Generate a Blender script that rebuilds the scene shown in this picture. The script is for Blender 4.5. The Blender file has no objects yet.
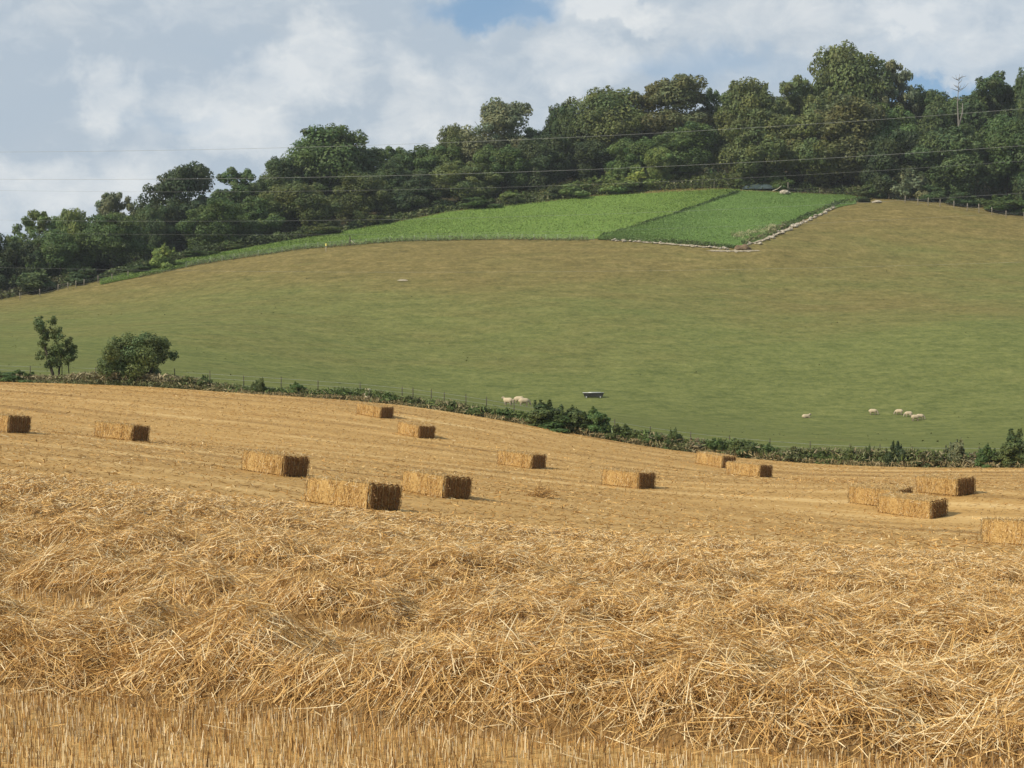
import bpy, bmesh, math, random
import numpy as np
from mathutils import Vector, Matrix, Quaternion

random.seed(7)
RNG = np.random.default_rng(11)
scene = bpy.context.scene
COL = scene.collection
F = 1600.0                       # focal length in pixels of a 1024 wide picture

# ------------------------------------------------------------------ helpers
def link(o, parent=None):
    COL.objects.link(o)
    if parent is not None:
        o.parent = parent
    return o

def tag(o, label=None, cat=None, group=None, kind=None):
    if label: o['label'] = label
    if cat: o['category'] = cat
    if group: o['group'] = group
    if kind: o['kind'] = kind
    return o

def empty(name, loc=(0, 0, 0), rz=0.0):
    o = bpy.data.objects.new(name, None)
    o.empty_display_size = 0.3
    o.location = loc
    o.rotation_euler = (0, 0, rz)
    return link(o)

def mesh_np(name, verts, quads, col=None, smooth=False, tris=None):
    """mesh from numpy arrays; col = per vertex rgb"""
    me = bpy.data.meshes.new(name)
    verts = np.asarray(verts, np.float32)
    nq = 0 if quads is None else len(quads)
    nt = 0 if tris is None else len(tris)
    me.vertices.add(len(verts))
    me.vertices.foreach_set('co', verts.ravel())
    loops = []
    if nq: loops.append(np.asarray(quads, np.int32).ravel())
    if nt: loops.append(np.asarray(tris, np.int32).ravel())
    loops = np.concatenate(loops)
    me.loops.add(len(loops))
    me.loops.foreach_set('vertex_index', loops)
    me.polygons.add(nq + nt)
    st = np.concatenate([np.arange(nq) * 4, nq * 4 + np.arange(nt) * 3]).astype(np.int32)
    me.polygons.foreach_set('loop_start', st)
    if smooth:
        me.polygons.foreach_set('use_smooth', np.ones(nq + nt, bool))
    me.update(calc_edges=True)
    if col is not None:
        a = me.color_attributes.new('col', 'FLOAT_COLOR', 'POINT')
        c = np.ones((len(verts), 4), np.float32)
        c[:, :3] = col
        a.data.foreach_set('color', c.ravel())
    return me

def obj(name, me, mat=None, parent=None):
    o = bpy.data.objects.new(name, me)
    if mat is not None and len(me.materials) == 0:
        me.materials.append(mat)
    return link(o, parent)

def copy_tree(root, loc, rz=None, scale=None):
    r = root.copy(); COL.objects.link(r)
    r.location = loc
    if rz is not None: r.rotation_euler = (0, 0, rz)
    if scale is not None: r.scale = scale
    for k in ('label', 'category', 'group', 'kind'):
        if k in r and k in ('label', 'group'): del r[k]
    for ch in list(root.children):
        c = ch.copy(); COL.objects.link(c); c.parent = r
        for g in list(ch.children):
            d = g.copy(); COL.objects.link(d); d.parent = c
    return r

class Acc:
    """accumulates verts / quads / tris / colours"""
    def __init__(s): s.v = []; s.q = []; s.t = []; s.c = []; s.n = 0
    def add(s, v, q=None, t=None, c=None):
        v = np.asarray(v, float).reshape(-1, 3)
        s.v.append(v)
        if q is not None: s.q.append(np.asarray(q, int).reshape(-1, 4) + s.n)
        if t is not None: s.t.append(np.asarray(t, int).reshape(-1, 3) + s.n)
        if c is None: c = (1, 1, 1)
        c = np.asarray(c, float)
        s.c.append(np.broadcast_to(c, v.shape) if c.ndim == 1 else c)
        s.n += len(v)
    def tube(s, pts, rad, n=6, c=None):
        pts = np.asarray(pts, float); m = len(pts)
        rad = np.broadcast_to(np.asarray(rad, float), (m,))
        vs = []
        for i in range(m):
            d = pts[min(i + 1, m - 1)] - pts[max(i - 1, 0)]
            d /= np.linalg.norm(d) + 1e-9
            a = np.cross(d, (0, 0, 1) if abs(d[2]) < 0.9 else (1, 0, 0)); a /= np.linalg.norm(a)
            b = np.cross(d, a)
            for k in range(n):
                t = 2 * math.pi * k / n
                vs.append(pts[i] + rad[i] * (math.cos(t) * a + math.sin(t) * b))
        q = [(i * n + k, i * n + (k + 1) % n, (i + 1) * n + (k + 1) % n, (i + 1) * n + k) for i in range(m - 1) for k in range(n)]
        vs.append(pts[0]); vs.append(pts[-1])
        t = [(m * n, (k + 1) % n, k) for k in range(n)] + [(m * n + 1, (m - 1) * n + k, (m - 1) * n + (k + 1) % n) for k in range(n)]
        s.add(vs, q, t, c)
    def mesh(s, name, smooth=False):
        q = np.concatenate(s.q) if s.q else None
        t = np.concatenate(s.t) if s.t else None
        return mesh_np(name, np.concatenate(s.v), q, np.concatenate(s.c), smooth, t)

def bm_box(sx, sy, sz, c=(0, 0, 0), bev=0.0, seg=1):
    bm = bmesh.new()
    bmesh.ops.create_cube(bm, size=1)
    for v in bm.verts:
        v.co = Vector((v.co.x * sx + c[0], v.co.y * sy + c[1], v.co.z * sz + c[2]))
    if bev:
        bmesh.ops.bevel(bm, geom=bm.edges[:], offset=bev, segments=seg, affect='EDGES')
    return bm

def bm_mesh(name, bm):
    me = bpy.data.meshes.new(name); bm.to_mesh(me); bm.free(); return me

# ------------------------------------------------------------------ noise
def _h(ix, iy, seed):
    n = (ix.astype(np.int64) * 374761393 + iy.astype(np.int64) * 668265263 + seed * 974634777) & 0xFFFFFFFF
    n = ((n ^ (n >> 13)) * 1274126177) & 0xFFFFFFFF
    n = n ^ (n >> 16)
    return (n & 0xFFFF) / 65535.0

def vnoise(x, y, seed=0):
    x = np.asarray(x, float); y = np.asarray(y, float)
    ix = np.floor(x); iy = np.floor(y); fx = x - ix; fy = y - iy
    fx = fx * fx * (3 - 2 * fx); fy = fy * fy * (3 - 2 * fy)
    a = _h(ix, iy, seed); b = _h(ix + 1, iy, seed); c = _h(ix, iy + 1, seed); d = _h(ix + 1, iy + 1, seed)
    return (a * (1 - fx) + b * fx) * (1 - fy) + (c * (1 - fx) + d * fx) * fy

def fbm(x, y, seed=0, o=3):
    s = 0; a = 0.5; t = 0
    for i in range(o):
        s = s + a * vnoise(x, y, seed + i * 17); t += a
        x = x * 2.03 + 3.1; y = y * 2.03 + 1.7; a *= 0.5
    return s / t

# ------------------------------------------------------------------ terrain
CP = []                                        # control points x, y, z
def cpz(px, d, z): CP.append(((px - 512) / F * d, d, z))
def cpy(px, py, d): CP.append(((px - 512) / F * d, d, (384 - py) / F * d))
for x in (-60, -20, 0, 20, 60):
    CP.append((x, -40, -1.6)); CP.append((x, 0, -1.7 - 0.002 * x))
for x, z in ((-40, -1.7), (40, -2.6)): CP.append((x, 8, z))
for px, d, z in [(0, 7.5, -1.83), (0, 14, -1.9), (0, 30, -2.1), (0, 49, -2.45), (0, 60, -2.32),
                 (512, 7.5, -1.8), (512, 15, -2.25), (512, 30, -3.1), (512, 43, -3.68),
                 (1024, 7.5, -1.8), (1024, 15, -2.4), (1024, 30, -3.45), (1024, 39, -4.1), (1024, 51, -5.05),
                 (-500, 49, -2.0), (-500, 80, -0.9), (1500, 40, -4.6), (1500, 62, -5.2), (256, 20, -2.25)]:
    cpz(px, d, z)
for px, py, d in [(20, 432, 70), (140, 440, 80), (295, 476, 56), (384, 510, 45), (386, 417, 102), (425, 437, 93),
                  (455, 498, 53), (538, 468, 80), (647, 488, 72), (728, 467, 97), (765, 476, 93), (940, 519, 62), (965, 496, 66),
                  # hedge foot
                  (-300, 368, 122), (0, 382, 118), (130, 386, 116), (256, 394, 114), (400, 405, 112), (512, 422, 110), (640, 445, 108),
                  (768, 460, 106), (900, 467, 102), (1024, 468, 98), (1300, 470, 96),
                  # pasture
                  (-300, 350, 160), (0, 366, 160), (0, 338, 220), (-300, 325, 220), (200, 370, 165), (200, 330, 225),
                  (523, 405, 190), (350, 390, 180), (400, 340, 230), (592, 397, 194), (560, 320, 240), (700, 430, 150), (806, 418, 186),
                  (900, 418, 185), (800, 340, 230), (1024, 420, 180), (1000, 330, 230), (1300, 415, 180), (1300, 320, 240),
                  (900, 440, 135), (560, 407, 160), (760, 285, 270), (950, 260, 290), (300, 285, 270), (100, 310, 265),
                  # top of the pasture
                  (-300, 330, 285), (0, 302, 285), (100, 283, 293), (200, 265, 300), (300, 250, 302), (400, 242, 302), (500, 240, 300), (600, 240, 296),
                  (700, 245, 290), (740, 249, 288), (800, 222, 312), (870, 203, 335), (950, 208, 330), (1024, 218, 325), (1300, 235, 320),
                  # top of the crops
                  (200, 257, 312), (300, 240, 325), (400, 222, 340), (450, 212, 347), (520, 205, 352), (600, 196, 355), (720, 190, 355), (850, 197, 353),
                  # wood
                  (-300, 315, 350), (0, 290, 350), (100, 270, 350), (200, 245, 360), (300, 222, 370), (400, 202, 380), (512, 184, 390), (600, 170, 395),
                  (720, 162, 395), (850, 160, 395), (1024, 170, 390), (1300, 190, 390)]:
    cpy(px, py, d)
for x, z in ((-220, 16), (-110, 26), (-40, 44), (0, 52), (60, 60), (130, 58), (240, 50)):
    CP.append((x, 470, z)); CP.append((x * 1.2, 600, z * 1.0))
CP = np.array(CP)
_S = 100.0
def _phi(r2):
    return 0.5 * r2 * np.log(r2 + 1e-12)
def _fit():
    P = CP[:, :2] / _S; n = len(P)
    r2 = ((P[:, None] - P[None]) ** 2).sum(-1)
    A = np.zeros((n + 3, n + 3)); A[:n, :n] = _phi(r2) + np.eye(n) * 2e-4
    A[:n, n] = 1; A[:n, n + 1:] = P; A[n, :n] = 1; A[n + 1:, :n] = P.T
    b = np.zeros(n + 3); b[:n] = CP[:, 2]
    return np.linalg.solve(A, b)
_W = _fit()
def H(x, y):
    x = np.asarray(x, float); y = np.asarray(y, float)
    sh = np.broadcast(x, y).shape
    x = np.broadcast_to(x, sh).ravel(); y = np.broadcast_to(y, sh).ravel()
    xc = np.clip(x, -260, 260); yc = np.clip(y, -45, 600)
    out = np.empty(len(xc)); n = len(CP); P = CP[:, :2] / _S
    for i in range(0, len(xc), 20000):
        X = xc[i:i + 20000] / _S; Y = yc[i:i + 20000] / _S
        r2 = (X[:, None] - P[None, :, 0]) ** 2 + (Y[:, None] - P[None, :, 1]) ** 2
        out[i:i + 20000] = _phi(r2) @ _W[:n] + _W[n] + _W[n + 1] * X + _W[n + 2] * Y
    # far away the land eases to a rolling plain
    far = np.clip(np.maximum(np.abs(x) - 260, np.maximum(y - 600, -45 - y)) / 500.0, 0, 1)
    far = far * far * (3 - 2 * far)
    out = out * (1 - far) + 5.0 * far
    return out.reshape(sh)
def hz(x, y): return float(H(np.array([x]), np.array([y]))[0])
def normal(x, y, e=0.6):
    return Vector((hz(x - e, y) - hz(x + e, y), hz(x, y - e) - hz(x, y + e), 2 * e)).normalized()
def pix(px, py, d0, d1=460.0):
    """where the line of sight through a pixel first meets the land beyond d0 (vectorised)"""
    px = np.atleast_1d(np.asarray(px, float)); py = np.atleast_1d(np.asarray(py, float))
    ds = np.linspace(d0, d1, 500)
    X = (px[:, None] - 512) / F * ds[None]
    g = H(X, np.broadcast_to(ds, X.shape)) - (384 - py[:, None]) / F * ds[None]
    res = np.empty((len(px), 3))
    for i in range(len(px)):
        k = np.argmax(g[i] > 0)
        if g[i, k] <= 0: k = int(np.argmax(g[i]))          # nearest miss
        if k == 0 or g[i, k - 1] > 0: d = ds[k]
        else: d = ds[k - 1] + (ds[k] - ds[k - 1]) * (-g[i, k - 1]) / (g[i, k] - g[i, k - 1])
        x = (px[i] - 512) / F * d
        res[i] = (x, d, hz(x, d))
    return res
def at(px, d): 
    x = (px - 512) / F * d
    return Vector((x, d, hz(x, d)))

# ------------------------------------------------------------------ materials
def newmat(name):
    m = bpy.data.materials.new(name); m.use_nodes = True
    nt = m.node_tree; nt.nodes.clear()
    out = nt.nodes.new('ShaderNodeOutputMaterial')
    return m, nt, out
class N:
    def __init__(s, nt): s.nt = nt
    def __call__(s, typ, **kw):
        n = s.nt.nodes.new(typ)
        for k, v in kw.items():
            if hasattr(n, k): setattr(n, k, v)
        return n
    def lk(s, a, b): s.nt.links.new(a, b)
    def math(s, op, a, b=None, clamp=False):
        n = s.nt.nodes.new('ShaderNodeMath'); n.operation = op; n.use_clamp = clamp
        for i, v in enumerate((a, b)):
            if v is None: continue
            if isinstance(v, (int, float)): n.inputs[i].default_value = v
            else: s.lk(v, n.inputs[i])
        return n.outputs[0]
    def mix(s, f, a, b, blend='MIX'):
        n = s.nt.nodes.new('ShaderNodeMix'); n.data_type = 'RGBA'; n.blend_type = blend
        for sock, v in ((n.inputs[0], f), (n.inputs[6], a), (n.inputs[7], b)):
            if isinstance(v, (int, float)): sock.default_value = v
            elif isinstance(v, tuple): sock.default_value = (*v, 1) if len(v) == 3 else v
            else: s.lk(v, sock)
        return n.outputs[2]
    def noise(s, vec, scale, detail=4, rough=0.55, dist=0.0):
        n = s.nt.nodes.new('ShaderNodeTexNoise')
        n.inputs['Scale'].default_value = scale; n.inputs['Detail'].default_value = detail
        n.inputs['Roughness'].default_value = rough; n.inputs['Distortion'].default_value = dist
        if vec is not None: s.lk(vec, n.inputs['Vector'])
        return n.outputs[0]
    def mapping(s, vec, rot=(0, 0, 0), scale=(1, 1, 1), loc=(0, 0, 0)):
        n = s.nt.nodes.new('ShaderNodeMapping')
        n.inputs['Rotation'].default_value = rot; n.inputs['Scale'].default_value = scale; n.inputs['Location'].default_value = loc
        s.lk(vec, n.inputs['Vector']); return n.outputs[0]
    def ramp(s, f, stops):
        n = s.nt.nodes.new('ShaderNodeValToRGB'); e = n.color_ramp.elements
        while len(e) < len(stops): e.new(0.5)
        for i, (p, c) in enumerate(stops):
            e[i].position = p; e[i].color = (*c, 1)
        s.lk(f, n.inputs[0]); return n.outputs[0]
    def rng(s, v, a, b, c=0.0, d=1.0):
        n = s.nt.nodes.new('ShaderNodeMapRange'); n.interpolation_type = 'SMOOTHSTEP'
        s.lk(v, n.inputs[0])
        for i, x in enumerate((a, b, c, d)): n.inputs[i + 1].default_value = x
        return n.outputs[0]
    def pos(s): return s.nt.nodes.new('ShaderNodeNewGeometry').outputs['Position']
    def objco(s): return s.nt.nodes.new('ShaderNodeTexCoord').outputs['Object']
    def attr(s, nm='col'):
        n = s.nt.nodes.new('ShaderNodeAttribute'); n.attribute_name = nm; return n.outputs['Color']
    def bsdf(s, color, rough=0.85, spec=0.15, bump=None, bstr=0.5, bdist=0.05):
        n = s.nt.nodes.new('ShaderNodeBsdfPrincipled')
        if isinstance(color, tuple): n.inputs['Base Color'].default_value = (*color, 1)
        else: s.lk(color, n.inputs['Base Color'])
        n.inputs['Roughness'].default_value = rough
        n.inputs['Specular IOR Level'].default_value = spec
        if bump is not None:
            b = s.nt.nodes.new('ShaderNodeBump'); b.inputs['Strength'].default_value = bstr; b.inputs['Distance'].default_value = bdist
            s.lk(bump, b.inputs['Height']); s.lk(b.outputs[0], n.inputs['Normal'])
        return n.outputs[0]

ROWA = math.atan(0.42)            # the rows run (1, -0.39)

def mat_straw():
    m, nt, out = newmat('straw'); n = N(nt)
    sh = n.bsdf(n.attr(), 0.55, 0.3)
    tr = n('ShaderNodeBsdfTranslucent'); n.lk(n.attr(), tr.inputs[0])
    mx = n('ShaderNodeMixShader'); mx.inputs[0].default_value = 0.15
    n.lk(sh, mx.inputs[1]); n.lk(tr.outputs[0], mx.inputs[2]); n.lk(mx.outputs[0], out.inputs[0])
    return m

def mat_strawfloor():
    m, nt, out = newmat('matted_straw'); n = N(nt)
    p = n.objco()
    a = n.noise(n.mapping(p, (0, 0, ROWA), (6, 40, 20)), 1.0, 4, 0.7)
    b = n.noise(n.mapping(p, (0, 0, -0.7), (40, 6, 20)), 1.0, 4, 0.7)
    f = n.math('MULTIPLY', a, b)
    c = n.ramp(f, [(0.1, (0.10, 0.055, 0.02)), (0.28, (0.24, 0.14, 0.05)), (0.45, (0.44, 0.28, 0.11))])  # kept dark so the shade in gaps between straws is in the colour
    n.lk(n.bsdf(c, 0.8, 0.15, f, 0.8, 0.03), out.inputs[0])
    return m

def mat_stubble():
    m, nt, out = newmat('stubble_ground'); n = N(nt)
    p = n.objco()
    r = n.mapping(p, (0, 0, ROWA))
    s1 = n.noise(n.mapping(r, scale=(0.035, 0.55, 0.5)), 1.0, 5, 0.6, 0.3)
    s2 = n.noise(n.mapping(r, scale=(0.12, 2.6, 1)), 1.0, 4, 0.6)
    s3 = n.noise(n.mapping(r, scale=(3, 9, 3)), 1.0, 4, 0.7)
    big = n.noise(p, 0.05, 3)
    f = n.math('ADD', n.math('MULTIPLY', s1, 0.5), n.math('MULTIPLY', s2, 0.3))
    f = n.math('ADD', f, n.math('MULTIPLY', s3, 0.2))
    sp = n('ShaderNodeSeparateXYZ'); n.lk(p, sp.inputs[0])
    cc = n.math('ADD', n.math('MULTIPLY', sp.outputs[0], 0.42), sp.outputs[1])
    cc = n.math('ADD', cc, n.math('MULTIPLY', n.noise(n.mapping(r, scale=(0.06, 0.02, 0.1)), 1.0, 3), 3.0))
    band = n.math('SINE', n.math('MULTIPLY', cc, 2 * math.pi / 3.6))
    f = n.math('ADD', f, n.math('MULTIPLY', band, 0.055))
    c = n.ramp(f, [(0.35, (0.24, 0.14, 0.05)), (0.45, (0.40, 0.245, 0.086)), (0.55, (0.475, 0.298, 0.108)), (0.65, (0.60, 0.42, 0.185))])
    c = n.mix(n.rng(big, 0.4, 0.7, 0, 0.35), c, (0.42, 0.25, 0.08))
    n.lk(n.bsdf(c, 0.85, 0.1, f, 0.6, 0.12), out.inputs[0])
    return m

def pasture_color(n, mult=None):
    p = n.pos()
    sep = n('ShaderNodeSeparateXYZ'); n.lk(p, sep.inputs[0])
    z = sep.outputs[2]
    big = n.noise(n.mapping(p, scale=(0.013, 0.022, 0.02)), 1.0, 4, 0.55)
    mid = n.noise(n.mapping(p, (0, 0, 0.1), (0.06, 0.16, 0.1)), 1.0, 5, 0.65, 0.4)
    fine = n.noise(n.mapping(p, (0, 0, 0.12), (0.22, 0.42, 0.4)), 1.0, 8, 0.75)
    f = n.math('ADD', n.math('MULTIPLY', z, 0.055), n.math('MULTIPLY', n.math('SUBTRACT', big, 0.5), 3.0))
    f = n.math('ADD', f, n.math('MULTIPLY', n.math('SUBTRACT', mid, 0.5), 1.6))
    fac = n.rng(f, 0.0, 1.75)
    grit = n.noise(n.mapping(p, scale=(1.1, 0.9, 0.9)), 1.0, 6, 0.8)
    fine = n.math('ADD', n.math('MULTIPLY', fine, 0.45), n.math('MULTIPLY', grit, 0.55))
    green = n.ramp(fine, [(0.37, (0.080, 0.100, 0.030)), (0.5, (0.138, 0.156, 0.048)), (0.63, (0.205, 0.212, 0.070))])
    brown = n.ramp(fine, [(0.37, (0.098, 0.083, 0.030)), (0.5, (0.176, 0.142, 0.051)), (0.63, (0.280, 0.216, 0.086))])
    c = n.mix(fac, green, brown)
    c = n.mix(n.rng(mid, 0.52, 0.75, 0, 0.35), c, (0.10, 0.12, 0.035))
    if mult is not None:
        c = n.mix(1.0, c, mult, 'MULTIPLY')
    return c, fine, mid

def mat_pasture(tuft=False):
    m, nt, out = newmat('pasture_tufts' if tuft else 'pasture_turf'); n = N(nt)
    c, fine, mid = pasture_color(n, n.attr() if tuft else None)
    if tuft: n.lk(n.bsdf(c, 0.9, 0.1), out.inputs[0])
    else: n.lk(n.bsdf(c, 0.95, 0.05, n.math('ADD', fine, n.math('MULTIPLY', mid, 2.0)), 0.7, 0.4), out.inputs[0])
    return m

def mat_ground(name, stops, scale=1.0, bd=0.1):
    m, nt, out = newmat(name); n = N(nt)
    f = n.noise(n.objco(), scale, 6, 0.65)
    n.lk(n.bsdf(n.ramp(f, stops), 0.9, 0.1, f, 0.6, bd), out.inputs[0])
    return m

def mat_leaf():
    m, nt, out = newmat('foliage'); n = N(nt)
    oi = n('ShaderNodeObjectInfo')
    c = n.mix(1.0, oi.outputs['Color'], n.attr(), 'MULTIPLY')
    sh = n.bsdf(c, 0.55, 0.25)
    tr = n('ShaderNodeBsdfTranslucent'); n.lk(c, tr.inputs[0])
    mx = n('ShaderNodeMixShader'); mx.inputs[0].default_value = 0.3
    n.lk(sh, mx.inputs[1]); n.lk(tr.outputs[0], mx.inputs[2]); n.lk(mx.outputs[0], out.inputs[0])
    return m

def mat_plain(name, c1, c2, scale=8.0, rough=0.8, spec=0.2, metal=0.0, bump=0.3, bd=0.02, stretch=(1, 1, 1)):
    m, nt, out = newmat(name); n = N(nt)
    f = n.noise(n.mapping(n.objco(), scale=stretch), scale, 5, 0.65)
    sh = n.bsdf(n.mix(n.rng(f, 0.3, 0.7), c1, c2), rough, spec, f, bump, bd)
    sh.node.inputs['Metallic'].default_value = metal
    n.lk(sh, out.inputs[0])
    return m

def mat_attr(name, rough=0.8, spec=0.15):
    m, nt, out = newmat(name); n = N(nt)
    f = n.noise(n.objco(), 30, 4)
    c = n.mix(1.0, n.attr(), n.ramp(f, [(0.3, (0.75, 0.75, 0.75)), (0.7, (1.1, 1.1, 1.1))]), 'MULTIPLY')
    n.lk(n.bsdf(c, rough, spec, f, 0.4, 0.02), out.inputs[0])
    return m

def mat_bale(end=False):
    m, nt, out = newmat('shaded_cut_ends' if end else 'baled_straw'); n = N(nt)
    p = n.objco()
    a = n.noise(n.mapping(p, scale=(60, 9, 9)), 1.0, 4, 0.7)
    b = n.noise(n.mapping(p, (0.3, 0.5, 0.2), (9, 30, 40)), 1.0, 4, 0.7)
    fl = n.noise(n.mapping(p, scale=(7, 0.4, 0.4)), 1.0, 3, 0.6)
    f = n.math('ADD', n.math('MULTIPLY', a, 0.5), n.math('MULTIPLY', b, 0.5))
    c = n.ramp(f, [(0.34, (0.13, 0.075, 0.025)), (0.47, (0.41, 0.255, 0.088)), (0.62, (0.64, 0.45, 0.185))])
    c = n.mix(n.rng(fl, 0.4, 0.7, 0, 0.3), c, (0.44, 0.26, 0.085))
    if end: c = n.ramp(f, [(0.30, (0.075, 0.038, 0.015)), (0.5, (0.175, 0.094, 0.036)), (0.68, (0.31, 0.185, 0.075))])  # cut ends browner, with the end faces' shade painted into the colour
    n.lk(n.bsdf(c, 0.75, 0.15, f, 1.0, 0.05), out.inputs[0])
    return m

M = dict(straw=mat_straw(), floor=mat_strawfloor(), stubble=mat_stubble(), pasture=mat_pasture(), tuft=mat_pasture(True), leaf=mat_leaf(),
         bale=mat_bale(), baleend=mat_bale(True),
         crop=mat_ground('crop_soil_bright', [(0.3, (0.125, 0.195, 0.04)), (0.7, (0.17, 0.255, 0.052))], 1.5),
         crop2=mat_ground('crop_soil_dark', [(0.3, (0.10, 0.17, 0.042)), (0.7, (0.14, 0.22, 0.055))], 1.5),
         litter=mat_ground('leaf_litter', [(0.3, (0.035, 0.03, 0.015)), (0.7, (0.07, 0.06, 0.03))], 0.8),
         chalk=mat_ground('bare_chalk', [(0.3, (0.20, 0.165, 0.10)), (0.7, (0.46, 0.40, 0.29))], 2.5),
         rock=mat_plain('chalk_stone', (0.24, 0.205, 0.15), (0.50, 0.45, 0.36), 3.0, 0.9),
         bark=mat_plain('bark', (0.05, 0.042, 0.03), (0.10, 0.085, 0.06), 3.0, 0.9, stretch=(3, 3, 0.5)),
         dead=mat_plain('bare_dead_wood', (0.13, 0.12, 0.10), (0.24, 0.225, 0.20), 3.0, 0.8, stretch=(3, 3, 0.5)),
         post=mat_plain('weathered_post', (0.20, 0.17, 0.13), (0.36, 0.32, 0.26), 5.0, 0.85, stretch=(4, 4, 0.6)),
         postpale=mat_plain('pale_split_post', (0.42, 0.37, 0.28), (0.60, 0.55, 0.44), 5.0, 0.85, stretch=(4, 4, 0.6)),
         wire=mat_plain('galvanised_wire', (0.30, 0.30, 0.30), (0.42, 0.42, 0.42), 5.0, 0.5, 0.4, 0.4),
         cable=mat_plain('overhead_cable', (0.28, 0.28, 0.26), (0.36, 0.36, 0.34), 2.0, 0.5, 0.3, 0.2),
         twine=mat_plain('baler_twine', (0.30, 0.22, 0.10), (0.42, 0.32, 0.16), 30.0),
         net=mat_plain('pale_netting', (0.40, 0.42, 0.36), (0.52, 0.54, 0.48), 8.0),
         metal=mat_plain('galvanised_sheet', (0.42, 0.43, 0.42), (0.62, 0.63, 0.62), 4.0, 0.45, 0.4, 0.5),
         water=mat_plain('trough_water', (0.02, 0.025, 0.02), (0.035, 0.04, 0.03), 2.0, 0.08, 0.5),
         tarp=mat_plain('faded_tarpaulin', (0.035, 0.055, 0.055), (0.07, 0.10, 0.10), 1.5, 0.5, 0.3),
         yellow=mat_plain('yellow_plastic', (0.60, 0.50, 0.10), (0.72, 0.62, 0.18), 3.0, 0.5, 0.3),
         wool=mat_attr('fleece', 0.95, 0.05), painted=mat_attr('weed_stems', 0.8, 0.1))

# ------------------------------------------------------------------ sheets of land
def grid_mesh(name, X, Y, Z, smooth=True, col=None):
    r, c = X.shape
    v = np.stack([X, Y, Z], -1).reshape(-1, 3)
    i = np.arange(r * c).reshape(r, c)
    q = np.stack([i[:-1, :-1], i[:-1, 1:], i[1:, 1:], i[1:, :-1]], -1).reshape(-1, 4)
    return mesh_np(name, v, q, col, smooth)

def steps(a, b, s): return np.arange(a, b + 1e-6, s)
xs = np.concatenate([[-3000, -1800, -1100, -800, -600, -450, -350], steps(-280, -122, 6), steps(-120, 120, 1.6), steps(122, 280, 6), [350, 450, 600, 800, 1100, 1800, 3000]])
ys = np.concatenate([[-2500, -1500, -800, -500, -300, -200, -120, -80], steps(-50, 0, 5), steps(1, 130, 1.6), steps(131.5, 400, 2.0), steps(405, 620, 8), [680, 760, 860, 1000, 1300, 1800, 2600, 4000]])
X, Y = np.meshgrid(xs, ys)
tag(obj('pasture', grid_mesh('pasture', X, Y, H(X, Y)), M['pasture']), kind='structure')

# foot of the hedge, as a function of x
_hp = np.array([(-300, 122), (0, 118), (130, 116), (256, 114), (400, 112), (512, 110), (640, 108), (768, 106), (900, 102), (1024, 98), (1300, 96)], float)
_hx = (_hp[:, 0] - 512) / F * _hp[:, 1]
def hedge_y(x): return np.interp(x, _hx, _hp[:, 1])

xs = steps(-75, 75, 1.0); T = np.linspace(0, 1, 130)
X = np.broadcast_to(xs, (len(T), len(xs))); Y = -30 + T[:, None] * (hedge_y(xs)[None] - 1.0 + 30)
Z = H(X, Y) + 0.06 + 0.05 * (fbm(X * 0.3, Y * 0.8, 5) - 0.5)
tag(obj('stubble_field', grid_mesh('stubble_field', X, Y, Z), M['stubble']), kind='structure')

# ---- rows of threshed straw in the near field
C0, PITCH, CEND = 7.95, 4.4, 39.6
def rowc(x, y):
    return y + 0.42 * x + 0.7 * (fbm(x * 0.22, y * 0.22, 31, 2) - 0.5) * 1.4
def swath(x, y, fine=True):
    c = rowc(x, y)
    k = np.floor((c - C0) / PITCH); f = (c - C0) / PITCH - k
    w = 0.66 + 0.16 * (fbm(x * 0.5, y * 0.5, 41, 2) - 0.5)
    prof = np.where(f < w, np.sin(np.pi * np.clip(f / w, 0, 1) ** 0.52) ** 0.8, 0)
    amp = 0.30 * (0.6 + 0.8 * fbm(x * 0.45, y * 0.45, 51, 2)) * np.clip(1.3 - c / 34.0, 0.30, 1)
    z = prof * amp
    lum = (fbm(x * 1.3, y * 1.3, 61, 3) - 0.5) * 0.52 * (0.10 + prof) * np.clip(1.25 - c / 34.0, 0.22, 1)
    if fine: lum = lum + (fbm(x * 5, y * 5, 71, 2) - 0.5) * 0.28 * (0.10 + prof) * np.clip(1.3 - c / 40.0, 0.35, 1)
    ends = np.clip((c - C0 + 0.05) / 0.3, 0, 1) * np.clip((CEND - c) / 1.5, 0, 1)
    return np.maximum((z + lum) * ends, 0.0), prof * ends

def in_wedge(x, y, pad=2.0): return np.abs(x) < 0.34 * y + pad

gx = steps(-27, 27, 0.16); gy = steps(2.0, 56, 0.16)
X, Y = np.meshgrid(gx, gy)
S, PR = swath(X, Y)
Z = H(X, Y) - 0.03 + S * 0.82
vidx = np.arange(X.size).reshape(X.shape)
keep = (in_wedge(X, Y, 4.6) & (rowc(X, Y) > C0 - 0.2) & (rowc(X, Y) < CEND + 0.5))
kq = keep[:-1, :-1] & keep[1:, :-1] & keep[:-1, 1:] & keep[1:, 1:]
q = np.stack([vidx[:-1, :-1], vidx[:-1, 1:], vidx[1:, 1:], vidx[1:, :-1]], -1)[kq]
used = np.unique(q); remap = np.zeros(X.size, int); remap[used] = np.arange(len(used))
V = np.stack([X, Y, Z + 0.05], -1).reshape(-1, 3)[used]
tag(obj('matted_straw', mesh_np('matted_straw', V, remap[q], None, True), M['floor']), kind='stuff')

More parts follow.
